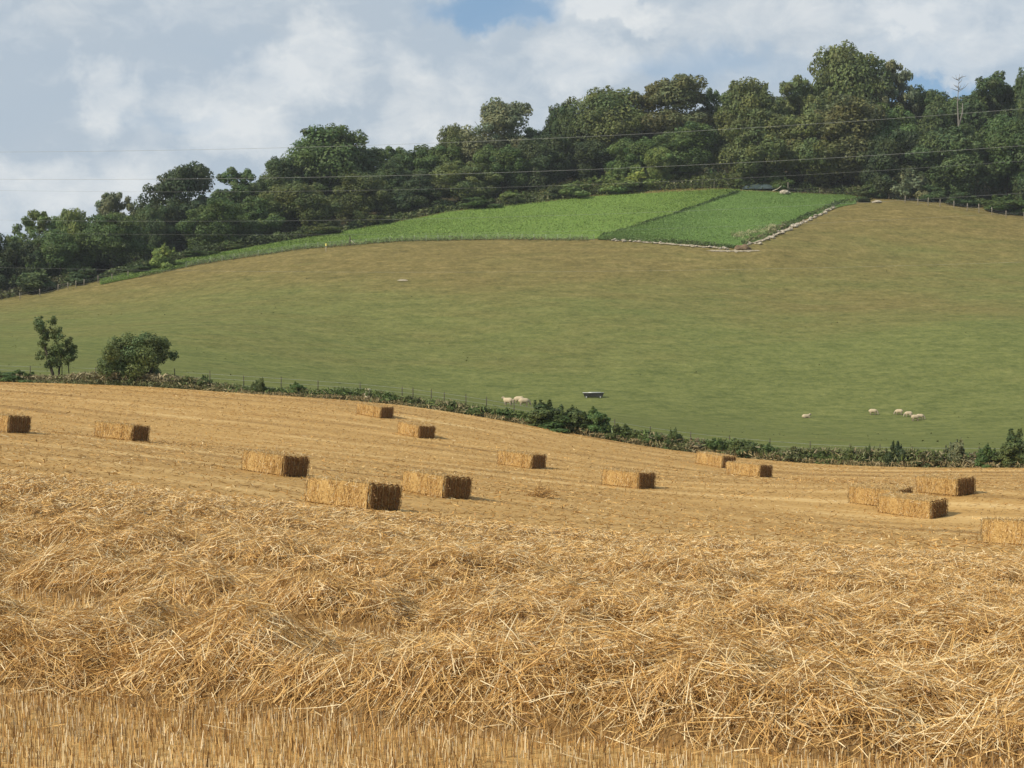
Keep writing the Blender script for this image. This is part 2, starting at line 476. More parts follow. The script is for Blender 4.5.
def ribbons(P, D, L, Wd, bend, col, flat=0.0):
    """P centres, D unit directions; each ribbon is two quads bent in the middle"""
    n = len(P)
    r = RNG.normal(size=(n, 3)); r[:, 2] += flat
    w = np.cross(D, r); w /= np.linalg.norm(w, axis=1)[:, None] + 1e-9
    up = np.cross(w, D)
    h = (L / 2)[:, None]; ww = (Wd / 2)[:, None]; b = (bend * L)[:, None]
    a = P - D * h - up * b; c = P + D * h - up * b
    v = np.stack([a - w * ww, a + w * ww, P - w * ww, P + w * ww, c - w * ww * 0.6, c + w * ww * 0.6], 1)
    i = np.arange(n)[:, None] * 6
    q = np.concatenate([i + np.array([[0, 1, 3, 2]]), i + np.array([[2, 3, 5, 4]])], 0)
    return v.reshape(-1, 3), q, np.repeat(col, 6, 0)

STRAW = np.array([(0.84, 0.69, 0.42), (0.69, 0.455, 0.172), (0.59, 0.352, 0.112), (0.42, 0.235, 0.075), (0.23, 0.125, 0.045), (0.73, 0.56, 0.29)])
def straw_col(n, p=(0.17, 0.29, 0.22, 0.13, 0.06, 0.13)):
    c = STRAW[RNG.choice(len(STRAW), n, p=p)]
    return c * RNG.uniform(0.82, 1.15, (n, 1))

def wedge_points(d0, d1, dens, pad=2.0):
    area = (0.34 * (d0 + d1) + 2 * pad) * (d1 - d0)
    n = int(area * dens * 1.25)
    y = RNG.uniform(d0, d1, n); x = RNG.uniform(-(0.34 * d1 + pad), 0.34 * d1 + pad, n)
    k = in_wedge(x, y, pad)
    return x[k], y[k]

acc_v, acc_q, acc_c, base = [], [], [], 0
def push(v, q, c):
    global base
    acc_v.append(v); acc_q.append(q + base); acc_c.append(c); base += len(v)

for d0, d1, dens, wid, lmax in ((3.5, 11.0, 6800, 0.0038, 0.27), (11.0, 16.0, 4800, 0.0046, 0.25), (16.0, 24.0, 2500, 0.0060, 0.24), (24.0, 34.0, 950, 0.0088, 0.24), (34.0, 52.0, 430, 0.0115, 0.24)):
    x, y = wedge_points(d0, d1, dens, 5.0)
    c = rowc(x, y)
    s, pr = swath(x, y)
    k = ((c > C0 - 0.2 + RNG.normal(0, 0.14, len(x))) | (RNG.random(len(x)) < 0.15 * fbm(x * 0.8, y * 0.8, 57) * 2)) & (c < CEND + RNG.normal(0, 0.9, len(x))) & (RNG.random(len(x)) < 0.09 + 0.10 * (c > 20) + 1.5 * pr)
    x, y, s, pr = x[k], y[k], s[k], pr[k]
    n = len(x)
    flow = (fbm(x * 1.4, y * 1.4, 81, 2) - 0.5) * 7.0 - 0.35
    az = flow + RNG.normal(0, 1.35, n)
    tilt = RNG.normal(0.03, 0.24, n) + np.where(RNG.random(n) < 0.06, RNG.uniform(0.2, 0.9, n), 0)
    L = RNG.uniform(0.1, 1.0, n) ** 1.9 * lmax * 0.8 + 0.05
    L = np.where(RNG.random(n) < 0.05, L * 1.7, L)
    e = 0.08
    dx, dy = np.cos(az), np.sin(az)
    sl = (swath(x + dx * e, y + dy * e, False)[0] - swath(x - dx * e, y - dy * e, False)[0]) / (2 * e)
    sl = np.clip(sl, -0.9, 0.9) + np.tan(np.clip(tilt, -1.1, 1.1))
    D = np.stack([dx, dy, sl], 1); D /= np.linalg.norm(D, axis=1)[:, None]
    z = H(x, y) + 0.05 + s + RNG.uniform(-0.09, 0.05, n) + np.maximum(0, D[:, 2]) * L * 0.2
    P = np.stack([x, y, z], 1)
    v, q, cc = ribbons(P, D, L, wid * RNG.uniform(0.6, 1.35, n), RNG.uniform(-0.02, 0.10, n), straw_col(n))
    push(v, q, cc)
me = mesh_np('loose_straw', np.concatenate(acc_v), np.concatenate(acc_q), np.concatenate(acc_c))
tag(obj('loose_straw', me, M['straw']), kind='stuff')

# ---- standing stubble: strips between the straw rows, and finer tufts over the baled field
acc_v, acc_q, acc_c, base = [], [], [], 0
for d0, d1, dens, wid in ((3.5, 10.0, 1700, 0.0046), (10.0, 15.5, 900, 0.0055), (15.5, 24.0, 350, 0.008)):
    x, y = wedge_points(d0, d1, dens, 4.5)
    c = y + 0.42 * x
    c2 = np.round(c / 0.14) * 0.14 + RNG.normal(0, 0.022, len(c))       # drilled rows
    y = y + (c2 - c)
    s, pr = swath(x, y)
    k = ((s < 0.10) | (rowc(x, y) < C0)) & (RNG.random(len(x)) < 0.65 + 0.6 * fbm(x * 1.1, y * 1.1, 58, 2))
    x, y = x[k], y[k]; n = len(x)
    az = RNG.uniform(0, 6.28, n); t = np.abs(RNG.normal(0, 0.16, n))
    D = np.stack([np.cos(az) * np.sin(t), np.sin(az) * np.sin(t), np.cos(t)], 1)
    L = RNG.uniform(0.03, 0.10, n) * (0.6 + 0.8 * fbm(x * 1.2, y * 1.2, 77))
    P = np.stack([x, y, H(x, y) + 0.05], 1) + D * (L / 2)[:, None]
    v, q, cc = ribbons(P, D, L, wid * RNG.uniform(0.7, 1.3, n), RNG.uniform(-0.02, 0.02, n), straw_col(n, (0.10, 0.14, 0.22, 0.24, 0.14, 0.16)) * np.array((0.92, 0.95, 1.05)))
    push(v, q, cc)
x, y = wedge_points(36, 120, 24, 4.0)
k = (y < hedge_y(x) - 1.0) & (rowc(x, y) > CEND - 1.0)
x, y = x[k], y[k]; n = len(x)
al = (x - 0.42 * y); cr = y + 0.42 * x
st = 0.6 * fbm(al * 0.03, cr * 0.7, 91, 3) + 0.4 * vnoise(al * 0.1, cr * 2.2, 92)
az = RNG.uniform(0, 6.28, n); lie = RNG.random(n) < 0.97; t = np.where(lie, RNG.uniform(1.25, 1.55, n), RNG.uniform(0, 0.5, n))
D = np.stack([np.cos(az) * np.sin(t), np.sin(az) * np.sin(t), np.cos(t)], 1)
L = np.where(lie, RNG.uniform(0.12, 0.30, n), RNG.uniform(0.05, 0.12, n))
P = np.stack([x, y, H(x, y) + 0.06], 1) + np.stack([np.zeros(n), np.zeros(n), D[:, 2] * L / 2], 1)
cc = straw_col(n, (0.03, 0.30, 0.42, 0.17, 0.0, 0.08)) * np.array((0.88, 0.86, 0.82)) * ((0.45 + 0.85 * st) * (1 + 0.20 * np.sin(2 * np.pi * (cr + 0.6 * vnoise(al * 0.05, cr * 0, 3)) / 3.6) + 0.07 * np.sin(2 * np.pi * cr / 1.2)))[:, None]
v, q, cc = ribbons(P, D, L, np.where(lie, 0.024, 0.04) * RNG.uniform(0.6, 1.3, n), RNG.uniform(0, 0.1, n), cc, 2.5)
push(v, q, cc)
me = mesh_np('stubble', np.concatenate(acc_v), np.concatenate(acc_q), np.concatenate(acc_c))
tag(obj('stubble', me, M['straw']), kind='stuff')

# ------------------------------------------------------------------ crops and wood floor on the hill
near_line = np.array([(100, 285), (130, 279), (200, 264), (300, 249), (400, 241), (500, 239), (600, 240), (700, 245), (740, 248), (770, 236), (800, 221), (840, 207), (868, 202)], float)
far_line = np.array([(100, 281), (130, 273), (200, 257), (300, 240), (400, 222), (450, 212), (520, 205), (600, 196), (720, 190), (850, 196), (868, 200)], float)
div_line = np.array([(596, 239), (640, 226), (690, 209), (740, 192)], float)
def crop_sheet(name, pxs, lo, hi, mat, lift):
    pxs = np.asarray(pxs, float)
    A = pix(pxs, lo(pxs), 230); B = pix(pxs, hi(pxs), 230)
    T = np.linspace(0, 1, 26)[:, None]
    X = A[None, :, 0] * (1 - T) + B[None, :, 0] * T; Y = A[None, :, 1] * (1 - T) + B[None, :, 1] * T
    Z = H(X, Y) + lift
    o = obj(name, grid_mesh(name, X, Y, Z), mat)
    return o, A, B
nl = lambda p: np.interp(p, near_line[:, 0], near_line[:, 1])
fl = lambda p: np.interp(p, far_line[:, 0], far_line[:, 1])
dl = lambda p: np.interp(p, div_line[:, 0], div_line[:, 1])
bright_lo = lambda p: np.where(p < 596, nl(p), np.minimum(dl(p), nl(p)))
dark_hi = lambda p: np.where(p < 740, np.maximum(dl(p), fl(p)), fl(p))
o1, A1, B1 = crop_sheet('crop_field', np.arange(100, 741, 8), bright_lo, fl, M['crop'], 0.10)
tag(o1, kind='structure')
o2, A2, B2 = crop_sheet('crop_field', np.arange(598, 862, 6), nl, dark_hi, M['crop2'], 0.10)
tag(o2, kind='structure')

def leaf_scatter(name, A, B, n, hmin, hmax, sz, cols, rowsp=0.6):
    t = RNG.random(n); u = RNG.random(n) * (len(A) - 1); i = np.minimum(u.astype(int), len(A) - 2); f = u - i
    lo = A[i] * (1 - f)[:, None] + A[i + 1] * f[:, None]; hi = B[i] * (1 - f)[:, None] + B[i + 1] * f[:, None]
    p = lo * (1 - t)[:, None] + hi * t[:, None]
    x, y = p[:, 0], p[:, 1]
    y = np.round(y / rowsp) * rowsp + RNG.normal(0, 0.12, n)
    z = H(x, y) + 0.1 + RNG.uniform(hmin, hmax, n) * (0.6 + 0.8 * fbm(x * 0.3, y * 0.3, 7))
    az = RNG.uniform(0, 6.28, n); tl = RNG.uniform(-0.2, 1.0, n)
    D = np.stack([np.cos(az) * np.cos(tl), np.sin(az) * np.cos(tl), np.sin(tl)], 1)
    L = RNG.uniform(0.7, 1.3, n) * sz
    c = np.array(cols)[RNG.integers(0, len(cols), n)] * (0.7 + 0.6 * fbm(x * 0.12, y * 0.2, 9))[:, None] * RNG.uniform(0.8, 1.2, (n, 1))
    v, q, cc = ribbons(np.stack([x, y, z], 1), D, L, L * 0.6, RNG.uniform(0, 0.15, n), c, 2.0)
    return mesh_np(name, v, q, cc)
me = leaf_scatter('crop_leaves', A1, B1, 95000, 0.05, 0.36, 0.16, [(0.145, 0.228, 0.05), (0.175, 0.262, 0.057), (0.225, 0.285, 0.068), (0.12, 0.19, 0.042)])
tag(obj('crop_leaves', me, M['straw']), kind='stuff')
me = leaf_scatter('crop_leaves', A2, B2, 70000, 0.05, 0.28, 0.14, [(0.135, 0.222, 0.058), (0.155, 0.25, 0.064), (0.185, 0.268, 0.074)], 0.3)
tag(obj('crop_leaves', me, M['straw']), kind='stuff')

# wood floor behind the crops
pxs = np.arange(-260, 1300, 20)
edge = np.interp(pxs, [-260, 0, 100, 200, 300, 400, 450, 520, 600, 720, 850, 900, 960, 1024, 1300], [292, 290, 298, 314, 327, 342, 349, 354, 358, 358, 356, 345, 338, 333, 325])
T = np.linspace(0, 1, 40)[:, None]
Y = edge[None] * (1 - T) + 480 * T; X = (pxs[None] - 512) / F * Y
tag(obj('woodland_floor', grid_mesh('woodland_floor', X, Y, H(X, Y) + 0.07), M['litter']), kind='structure')
def wood_edge(px): return np.interp(px, pxs, edge)

# ------------------------------------------------------------------ grass tufts over the pasture
n = 9000
y = np.sqrt(RNG.uniform(104 ** 2, 336 ** 2, n)); x = RNG.uniform(-0.35, 0.35, n) * y
bpx = 512 + F * x / y
top = np.interp(bpx, [0, 100, 200, 300, 400, 500, 600, 700, 740, 800, 870, 950, 1024], [285, 293, 300, 302, 302, 300, 296, 290, 288, 312, 335, 330, 325])
k = (y > hedge_y(x) + 0.5) & (y < top - 0.5) & (fbm(x * 0.06, y * 0.12, 44, 3) + RNG.normal(0, 0.03, n) > 0.60); x, y = x[k], y[k]; n = len(x)
az = RNG.uniform(0, 6.28, n); tl = RNG.uniform(0.0, 0.7, n)
D = np.stack([np.cos(az) * np.cos(tl), np.sin(az) * np.cos(tl), np.sin(tl)], 1)
L = RNG.uniform(0.08, 0.24, n) * (0.5 + 1.0 * fbm(x * 0.2, y * 0.2, 15))
v, q, cc = ribbons(np.stack([x, y, H(x, y) + L * 0.25], 1), D, L, L * 0.6, RNG.uniform(0, 0.2, n), np.repeat(RNG.uniform(0.85, 1.15, (n, 1)), 3, 1), 9.0)
tag(obj('pasture_grass', mesh_np('pasture_grass', v, q, cc), M['tuft']), kind='stuff')

# ------------------------------------------------------------------ foliage
def crown_mesh(name, clumps, leaf, count, seed, flat=0.85, hue=0.35, fill=0.55):
    rg = np.random.default_rng(seed)
    cl = np.asarray(clumps, float)
    w = cl[:, 3] ** 2; w = w / w.sum()
    idx = rg.choice(len(cl), count, p=w)
    d = rg.normal(size=(count, 3)); d /= np.linalg.norm(d, axis=1)[:, None]
    r = cl[idx, 3] * (fill + (1.12 - fill) * rg.random(count) ** 0.6)
    P = cl[idx, :3] + d * r[:, None] * np.array([1, 1, flat])
    nr = d + rg.normal(0, 0.38, (count, 3)); nr[:, 2] += 0.2
    nr /= np.linalg.norm(nr, axis=1)[:, None]
    t = np.cross(nr, rg.normal(size=(count, 3))); t /= np.linalg.norm(t, axis=1)[:, None]
    b = np.cross(nr, t)
    s = leaf * rg.uniform(0.55, 1.35, count)
    a1 = (s * 0.75)[:, None]; a2 = (s * 0.45)[:, None]
    v = np.stack([P - t * a1, P + b * a2, P + t * a1, P - b * a2], 1).reshape(-1, 3)
    q = np.arange(count * 4).reshape(-1, 4)
    ch = rg.uniform(-1, 1, len(cl)); cb = rg.uniform(0.78, 1.25, len(cl))
    h = ch[idx] * hue + rg.normal(0, 0.15, count); bb = cb[idx] * rg.uniform(0.82, 1.18, count)
    c = np.stack([bb * (1 + 0.35 * h), bb * np.ones(count), bb * (1 - 0.3 * h)], 1)
    return mesh_np(name, v, q, np.repeat(c, 4, 0))

def env_clumps(seed, n, z0, z1, w=0.5, rmin=0.10, rmax=0.2, top=1.0, lean=0.0, shape='oak'):
    """clumps through a crown of unit height and unit width"""
    rg = np.random.default_rng(seed); out = []
    ph = rg.uniform(0, 6.28, 4)
    while len(out) < n:
        t = rg.random(); a = rg.uniform(0, 6.28)
        if shape == 'oak': prof = math.sin(math.pi * (0.14 + 0.80 * t)) ** 0.6
        elif shape == 'tall': prof = math.sin(math.pi * (0.08 + 0.88 * t)) ** 0.8 * (1 - 0.25 * t)
        elif shape == 'cone': prof = max(0.06, (1 - t) ** 0.8)
        else: prof = math.sqrt(max(0.0, 1 - (t * 0.97) ** 2.2))
        lob = 1 + 0.16 * math.sin(2 * a + ph[0]) + 0.14 * math.sin(3 * a + ph[1] + 4 * t)
        rr = rg.random() ** 0.42
        r = rg.uniform(rmin, rmax) * (0.75 + 0.35 * prof)
        rad = max(0.0, w * prof * lob - r * 0.75) * rr
        out.append((rad * math.cos(a) + lean * t, rad * math.sin(a), z0 + (z1 - z0 - r * 0.7) * t, r))
    return out

def shoots(cl, seed, k=12):
    rg = np.random.default_rng(seed); out = list(cl)
    for i in range(k):
        a = rg.uniform(0, 6.28); r = rg.uniform(0.0, 0.5); h = rg.uniform(0.80, 1.06) * math.sqrt(max(0.05, 1 - (r * 1.7) ** 2))
        for q in range(4): out.append((r * math.cos(a), r * math.sin(a), h - 0.05 * q, 0.022 + 0.008 * q))
    return out

def lobe_clumps(seed, nl, z0, z1, w=0.5, lob=(0.15, 0.25), sub=7, shape='oak', low=False):
    """big rounded lobes through the crown, each knobbly with smaller clumps"""
    rg = np.random.default_rng(seed); out = []
    for i in range(nl):
        t = (i + rg.random()) / nl if low else rg.random() ** 0.9
        a = 2.4 * i + rg.uniform(-0.7, 0.7)
        prof = math.sin(math.pi * (0.16 + 0.74 * t)) ** 0.6 if shape == 'oak' else math.sin(math.pi * (0.22 + 0.66 * t)) ** 0.7
        r = rg.uniform(*lob) * (0.7 + 0.4 * prof)
        rad = max(0.0, w * prof - r * 0.7) * rg.uniform(0.35, 1.1)
        c = np.array((rad * math.cos(a), rad * math.sin(a), z0 + r * 0.5 + (z1 - z0 - 1.3 * r) * t))
        out.append((*c, r * 0.85))
        for k in range(sub):
            d = rg.normal(size=3); d /= np.linalg.norm(d); d[2] = abs(d[2]) * 0.9 - 0.15
            q = c + d * r * rg.uniform(0.65, 1.2); out.append((*q, r * rg.uniform(0.2, 0.48)))
    return out

def trunk_mesh(name, seed, h0, h1, r, limbs=7, lean=0.0, reach=0.3):
    rg = np.random.default_rng(seed); ac = Acc()
    top = np.array((lean * 0.8 + rg.uniform(-0.03, 0.03), rg.uniform(-0.03, 0.03), h1 * 0.8))
    pts = [np.array((0, 0, -0.03))] + [np.array((lean * 0.8 * t + rg.normal(0, 0.012), rg.normal(0, 0.012), h1 * 0.8 * t)) for t in (0.15, 0.35, 0.6)] + [top]
    ac.tube(pts, [r * 1.35, r, r * 0.8, r * 0.5, r * 0.15], 8)
    for i in range(limbs):
        t = rg.uniform(0.25, 0.75); b = pts[0] * (1 - t) + top * t
        a = 6.28 * i / limbs + rg.uniform(-0.4, 0.4); L = reach * rg.uniform(0.7, 1.2)
        mid = b + np.array((math.cos(a) * L * 0.5, math.sin(a) * L * 0.5, 0.09)); e = b + np.array((math.cos(a) * L, math.sin(a) * L, rg.uniform(0.12, 0.28)))
        ac.tube([b, mid, e], [r * 0.42, r * 0.28, r * 0.06], 5)
    return ac.mesh(name, True)

# prototypes of unit height / unit width; each is (crown mesh, trunk mesh)
LEAF_OK = 0.0205
PROTO = {}
def proto(key, clumps, count, seed, leaf=LEAF_OK, trunk=(0.2, 0.95, 0.022, 7), flat=0.85, fill=0.5, lean=0.0):
    PROTO[key] = (crown_mesh('crown', clumps, leaf, count, seed, flat, fill=fill), trunk_mesh('trunk', seed + 1, trunk[0], trunk[1], trunk[2], trunk[3], lean))
for i in range(4): proto('oak%d' % i, lobe_clumps(100 + i, 15, 0.08, 0.97, 0.52, (0.11, 0.26), 9), 36000, 200 + i, fill=0.5)
for i in range(3): proto('edge%d' % i, lobe_clumps(120 + i, 18, 0.0, 0.98, 0.52, (0.10, 0.23), 9, 'edge', True), 38000, 220 + i, flat=1.05, fill=0.5)
for i in range(2): proto('sparse%d' % i, env_clumps(140 + i, 75, 0.28, 0.97, 0.52, 0.045, 0.085), 15000, 240 + i, 0.021, (0.2, 0.98, 0.020, 11), 0.7, 0.2)
proto('cone', env_clumps(160, 70, 0.03, 0.99, 0.5, 0.07, 0.14, shape='cone'), 24000, 260)
for i in range(3): proto('bush%d' % i, shoots(env_clumps(170 + i, 24, 0.05, 0.86, 0.5, 0.08, 0.2, shape='dome'), 171 + i), 9000, 270 + i, 0.045, (0.1, 0.7, 0.025, 7))
for i in range(2): proto('scrub%d' % i, shoots(env_clumps(180 + i, 22, 0.05, 0.84, 0.5, 0.07, 0.16, shape='dome'), 181 + i, 18), 4000, 280 + i, 0.05, (0.1, 0.7, 0.02, 9), 0.9, 0.2)

TINT = dict(olive=(0.122, 0.151, 0.049), green=(0.102, 0.156, 0.046), dark=(0.079, 0.118, 0.042), deep=(0.063, 0.090, 0.036), light=(0.164, 0.220, 0.066),
            brown=(0.133, 0.142, 0.055), grey=(0.164, 0.186, 0.097), bush=(0.104, 0.140, 0.047), dry=(0.339, 0.282, 0.158), pale=(0.701, 0.644, 0.486), lime=(0.203, 0.260, 0.062))

def plant(name, px, d, py_top, wpx, key, tint, label, cat, group=None, base_z=None, depth=1.0):
    p = at(px, d)
    zt = (384 - py_top) / F * d
    h = max(zt - p.z, 0.5); w = wpx / F * d
    if cat == 'tree': w *= 1.1 if key.startswith('edge') else 1.2
    root = empty(name, (p.x, p.y, p.z - 0.05), random.uniform(0, 6.28))
    root.scale = (w, w * depth, h)
    cm, tm = PROTO[key]
    c = obj('crown' if cat == 'tree' else 'foliage', cm, M['leaf'], root)
    j = random.uniform(0.88, 1.14)
    t = TINT[tint]; c.color = (t[0] * j, t[1] * j, t[2] * j, 1)
    obj('trunk' if cat == 'tree' else 'stems', tm, M['bark'], root)
    tag(root, label, cat, group)
    return root

WOOD = 'trees of the hilltop wood'
trees = [
 # px, d, top, width px, proto, tint, label
 (16, 305, 240, 56, 'edge0', 'deep', 'low dark tree at the far left end of the wood'),
 (40, 318, 207, 52, 'sparse0', 'light', 'light green airy tree with sky through its crown near the left end of the wood'),
 (72, 316, 203, 42, 'oak0', 'light', 'light green arching tree left of the dark gap at the low end of the wood'),
 (60, 308, 228, 60, 'edge1', 'green', 'yellow green tree below the two airy crowns at the low end of the wood'),
 (117, 334, 188, 50, 'sparse1', 'grey', 'thin open crown rising above the rounded tree with the bare trunk'),
 (112, 310, 212, 62, 'oak1', 'green', 'rounded green tree with a clear bare trunk at the pasture edge'),
 (86, 322, 222, 46, 'edge2', 'deep', 'dark tree in the gap between the airy left trees and the rounded one'),
 (186, 340, 161, 74, 'oak2', 'deep', 'tall dark tree with small sky holes standing highest on the left of the wood'),
 (152, 330, 203, 44, 'edge0', 'dark', 'dark green tree leaning against the left flank of the tall holed tree'),
 (216, 322, 197, 66, 'edge1', 'green', 'bushy mid green tree at the wood edge in front of the tall holed tree'),
 (245, 352, 166, 60, 'oak3', 'green', 'green tree on the skyline right of the tall holed tree'),
 (283, 357, 151, 52, 'oak0', 'dark', 'dark tree on the skyline just left of the big domed tree'),
 (328, 366, 124, 88, 'oak1', 'green', 'big domed green tree standing out of the skyline left of the white cloud'),
 (362, 372, 143, 52, 'oak2', 'dark', 'dark shoulder tree on the right flank of the big domed tree'),
 (258, 332, 197, 64, 'edge2', 'green', 'green tree at the crop edge under the low skyline of the left wood'),
 (300, 336, 180, 78, 'edge0', 'olive', 'wide olive tree at the wood edge below the big domed tree'),
 (393, 376, 143, 58, 'oak3', 'green', 'level topped green tree under the white cloud'),
 (433, 378, 140, 58, 'oak0', 'green', 'skyline tree rising slowly towards the round open crown'),
 (458, 380, 123, 44, 'oak1', 'olive', 'olive shoulder tree directly left of the round open crown'),
 (497, 384, 96, 78, 'oak2', 'grey', 'round pale open crown standing above the middle of the wood'),
 (361, 348, 172, 66, 'edge1', 'olive', 'dull olive tree at the wood edge above the narrow green crop'),
 (421, 352, 170, 70, 'cone', 'deep', 'very dark pointed evergreen at the crop edge'),
 (392, 360, 163, 60, 'edge2', 'dark', 'dark green tree just behind the very dark evergreen'),
 (462, 358, 158, 62, 'oak3', 'olive', 'olive tree right of the very dark evergreen at the edge of the wood'),
 (502, 364, 143, 62, 'edge0', 'green', 'fresh green tree under the round pale open crown'),
 (562, 386, 97, 42, 'oak0', 'dark', 'small dark flat topped crown left of the broad olive pair'),
 (606, 384, 85, 84, 'oak1', 'olive', 'broad olive crown, first of the brownish pair in the middle of the skyline'),
 (672, 388, 73, 94, 'oak2', 'brown', 'broad brownish crown, taller of the pair in the middle of the skyline'),
 (713, 392, 87, 40, 'oak3', 'dark', 'blue green tree peeping out behind the broad brownish crown'),
 (541, 366, 132, 64, 'edge1', 'deep', 'dark tree above the scrubby bank at the bright crop'),
 (587, 368, 140, 62, 'edge2', 'deep', 'dark tree below the broad olive crown'),
 (640, 364, 136, 66, 'edge0', 'green', 'green tree below the broad brownish crown'),
 (687, 366, 122, 84, 'edge1', 'green', 'large rounded green tree above the row of pale fence posts'),
 (656, 360, 146, 48, 'edge2', 'light', 'lighter leafy tree reaching down to the pale fence posts'),
 (746, 380, 73, 68, 'oak0', 'olive', 'dark olive tree with knobbly top left of the highest tree'),
 (800, 384, 75, 62, 'oak3', 'olive', 'olive shoulder tree leading up to the highest tree'),
 (850, 386, 41, 84, 'oak1', 'olive', 'highest tree of the wood, standing tallest against the sky'),
 (893, 388, 57, 54, 'sparse0', 'grey', 'thin pale crown with sky holes right of the highest tree'),
 (924, 390, 84, 56, 'oak2', 'dark', 'dark tree in the dip between the highest tree and the bare dead trunk'),
 (948, 388, 92, 46, 'oak0', 'green', 'green crown filling the dip immediately left of the bare dead trunk'),
 (972, 386, 90, 44, 'oak2', 'dark', 'dark low crown immediately right of the bare dead trunk, under the broad skyline tree'),
 (1008, 384, 78, 50, 'oak0', 'dark', 'dark crown between the broad skyline tree and the right edge of the view'),
 (990, 382, 72, 80, 'oak3', 'dark', 'dark broad tree on the skyline right of the bare dead trunk'),
 (1030, 378, 60, 40, 'edge0', 'dark', 'dark crown cut by the right edge of the view, top of the wood'),
 (760, 362, 108, 84, 'edge2', 'olive', 'olive tree behind the dark tarpaulin heap'),
 (842, 362, 95, 108, 'edge1', 'brown', 'huge brownish tree with shaded foot behind the field corner'),
 (806, 360, 112, 66, 'oak2', 'olive', 'olive tree above the pale boulder and lone post'),
 (896, 350, 130, 72, 'edge0', 'deep', 'shaded tree right behind the field corner'),
 (950, 346, 126, 92, 'edge2', 'dark', 'dark spreading tree above the posts at the right of the pasture'),
 (1008, 345, 112, 76, 'edge1', 'green', 'green tree at the wood edge close to the right end of the view'),
 (1050, 340, 108, 76, 'edge0', 'dark', 'dark edge tree partly beyond the right end of the view'),
 (885, 366, 98, 66, 'oak0', 'green', 'green crown in the middle of the wood under the thin pale crown'),
 (-22, 306, 225, 70, 'edge1', 'dark', 'dark tree just outside the left end of the view'),
]
for t in trees:
    plant('broadleaf_tree' if t[4] != 'cone' else 'evergreen_tree', *t[:4], t[4], t[5], t[6], 'tree', WOOD)
# trees further inside the wood, only seen in pieces between the front crowns
inner = [('inner tree of the left low part of the wood, half hidden behind the front crowns', [(30, 335, 236, 60), (135, 345, 215, 60), (165, 350, 205, 60), (205, 356, 192, 60), (232, 358, 188, 56), (265, 362, 180, 56), (-40, 330, 240, 70)], 'inner trees of the left part of the wood'),
         ('inner tree of the middle of the wood, half hidden behind the front crowns', [(300, 380, 165, 66), (345, 384, 158, 66), (410, 390, 154, 60), (475, 394, 140, 62), (525, 396, 128, 60), (545, 390, 130, 50), (580, 396, 118, 64), (635, 400, 108, 66)], 'inner trees of the middle of the wood'),
         ('inner tree of the right part of the wood, half hidden behind the front crowns', [(705, 402, 108, 66), (725, 390, 118, 60), (775, 396, 96, 66), (825, 400, 85, 70), (870, 402, 84, 66), (910, 398, 100, 66), (945, 396, 100, 60), (965, 390, 104, 56), (1015, 396, 92, 66), (1060, 392, 90, 70)], 'inner trees of the right part of the wood')]
for lab, lst, grp in inner:
    for k, (px, d, tp, w) in enumerate(lst):
        plant('woodland_tree', px, d, tp, w, ('edge0', 'oak1', 'edge2', 'oak3')[k % 4], ('dark', 'green', 'deep', 'olive')[(k * 3 + 1) % 4], lab, 'tree', grp)
sil = np.array([(-60, 228), (20, 236), (70, 205), (120, 205), (187, 172), (245, 172), (328, 130), (400, 146), (458, 128), (497, 105), (562, 104), (606, 92), (672, 80), (746, 80), (800, 80), (850, 56), (893, 70), (924, 88), (990, 80), (1080, 70)], float)
for k, px in enumerate(range(-50, 1080, 30)):
    d = 415 + (k % 3) * 12
    tp = float(np.interp(px, sil[:, 0], sil[:, 1])) + 34 + (k % 4) * 4
    plant('woodland_tree', px, d, tp, 46, ('edge1', 'oak2', 'edge0')[k % 3], ('dark', 'green', 'deep')[k % 3], 'tree at the very back of the wood, glimpsed only in gaps between the crowns', 'tree', 'back row of the wood')
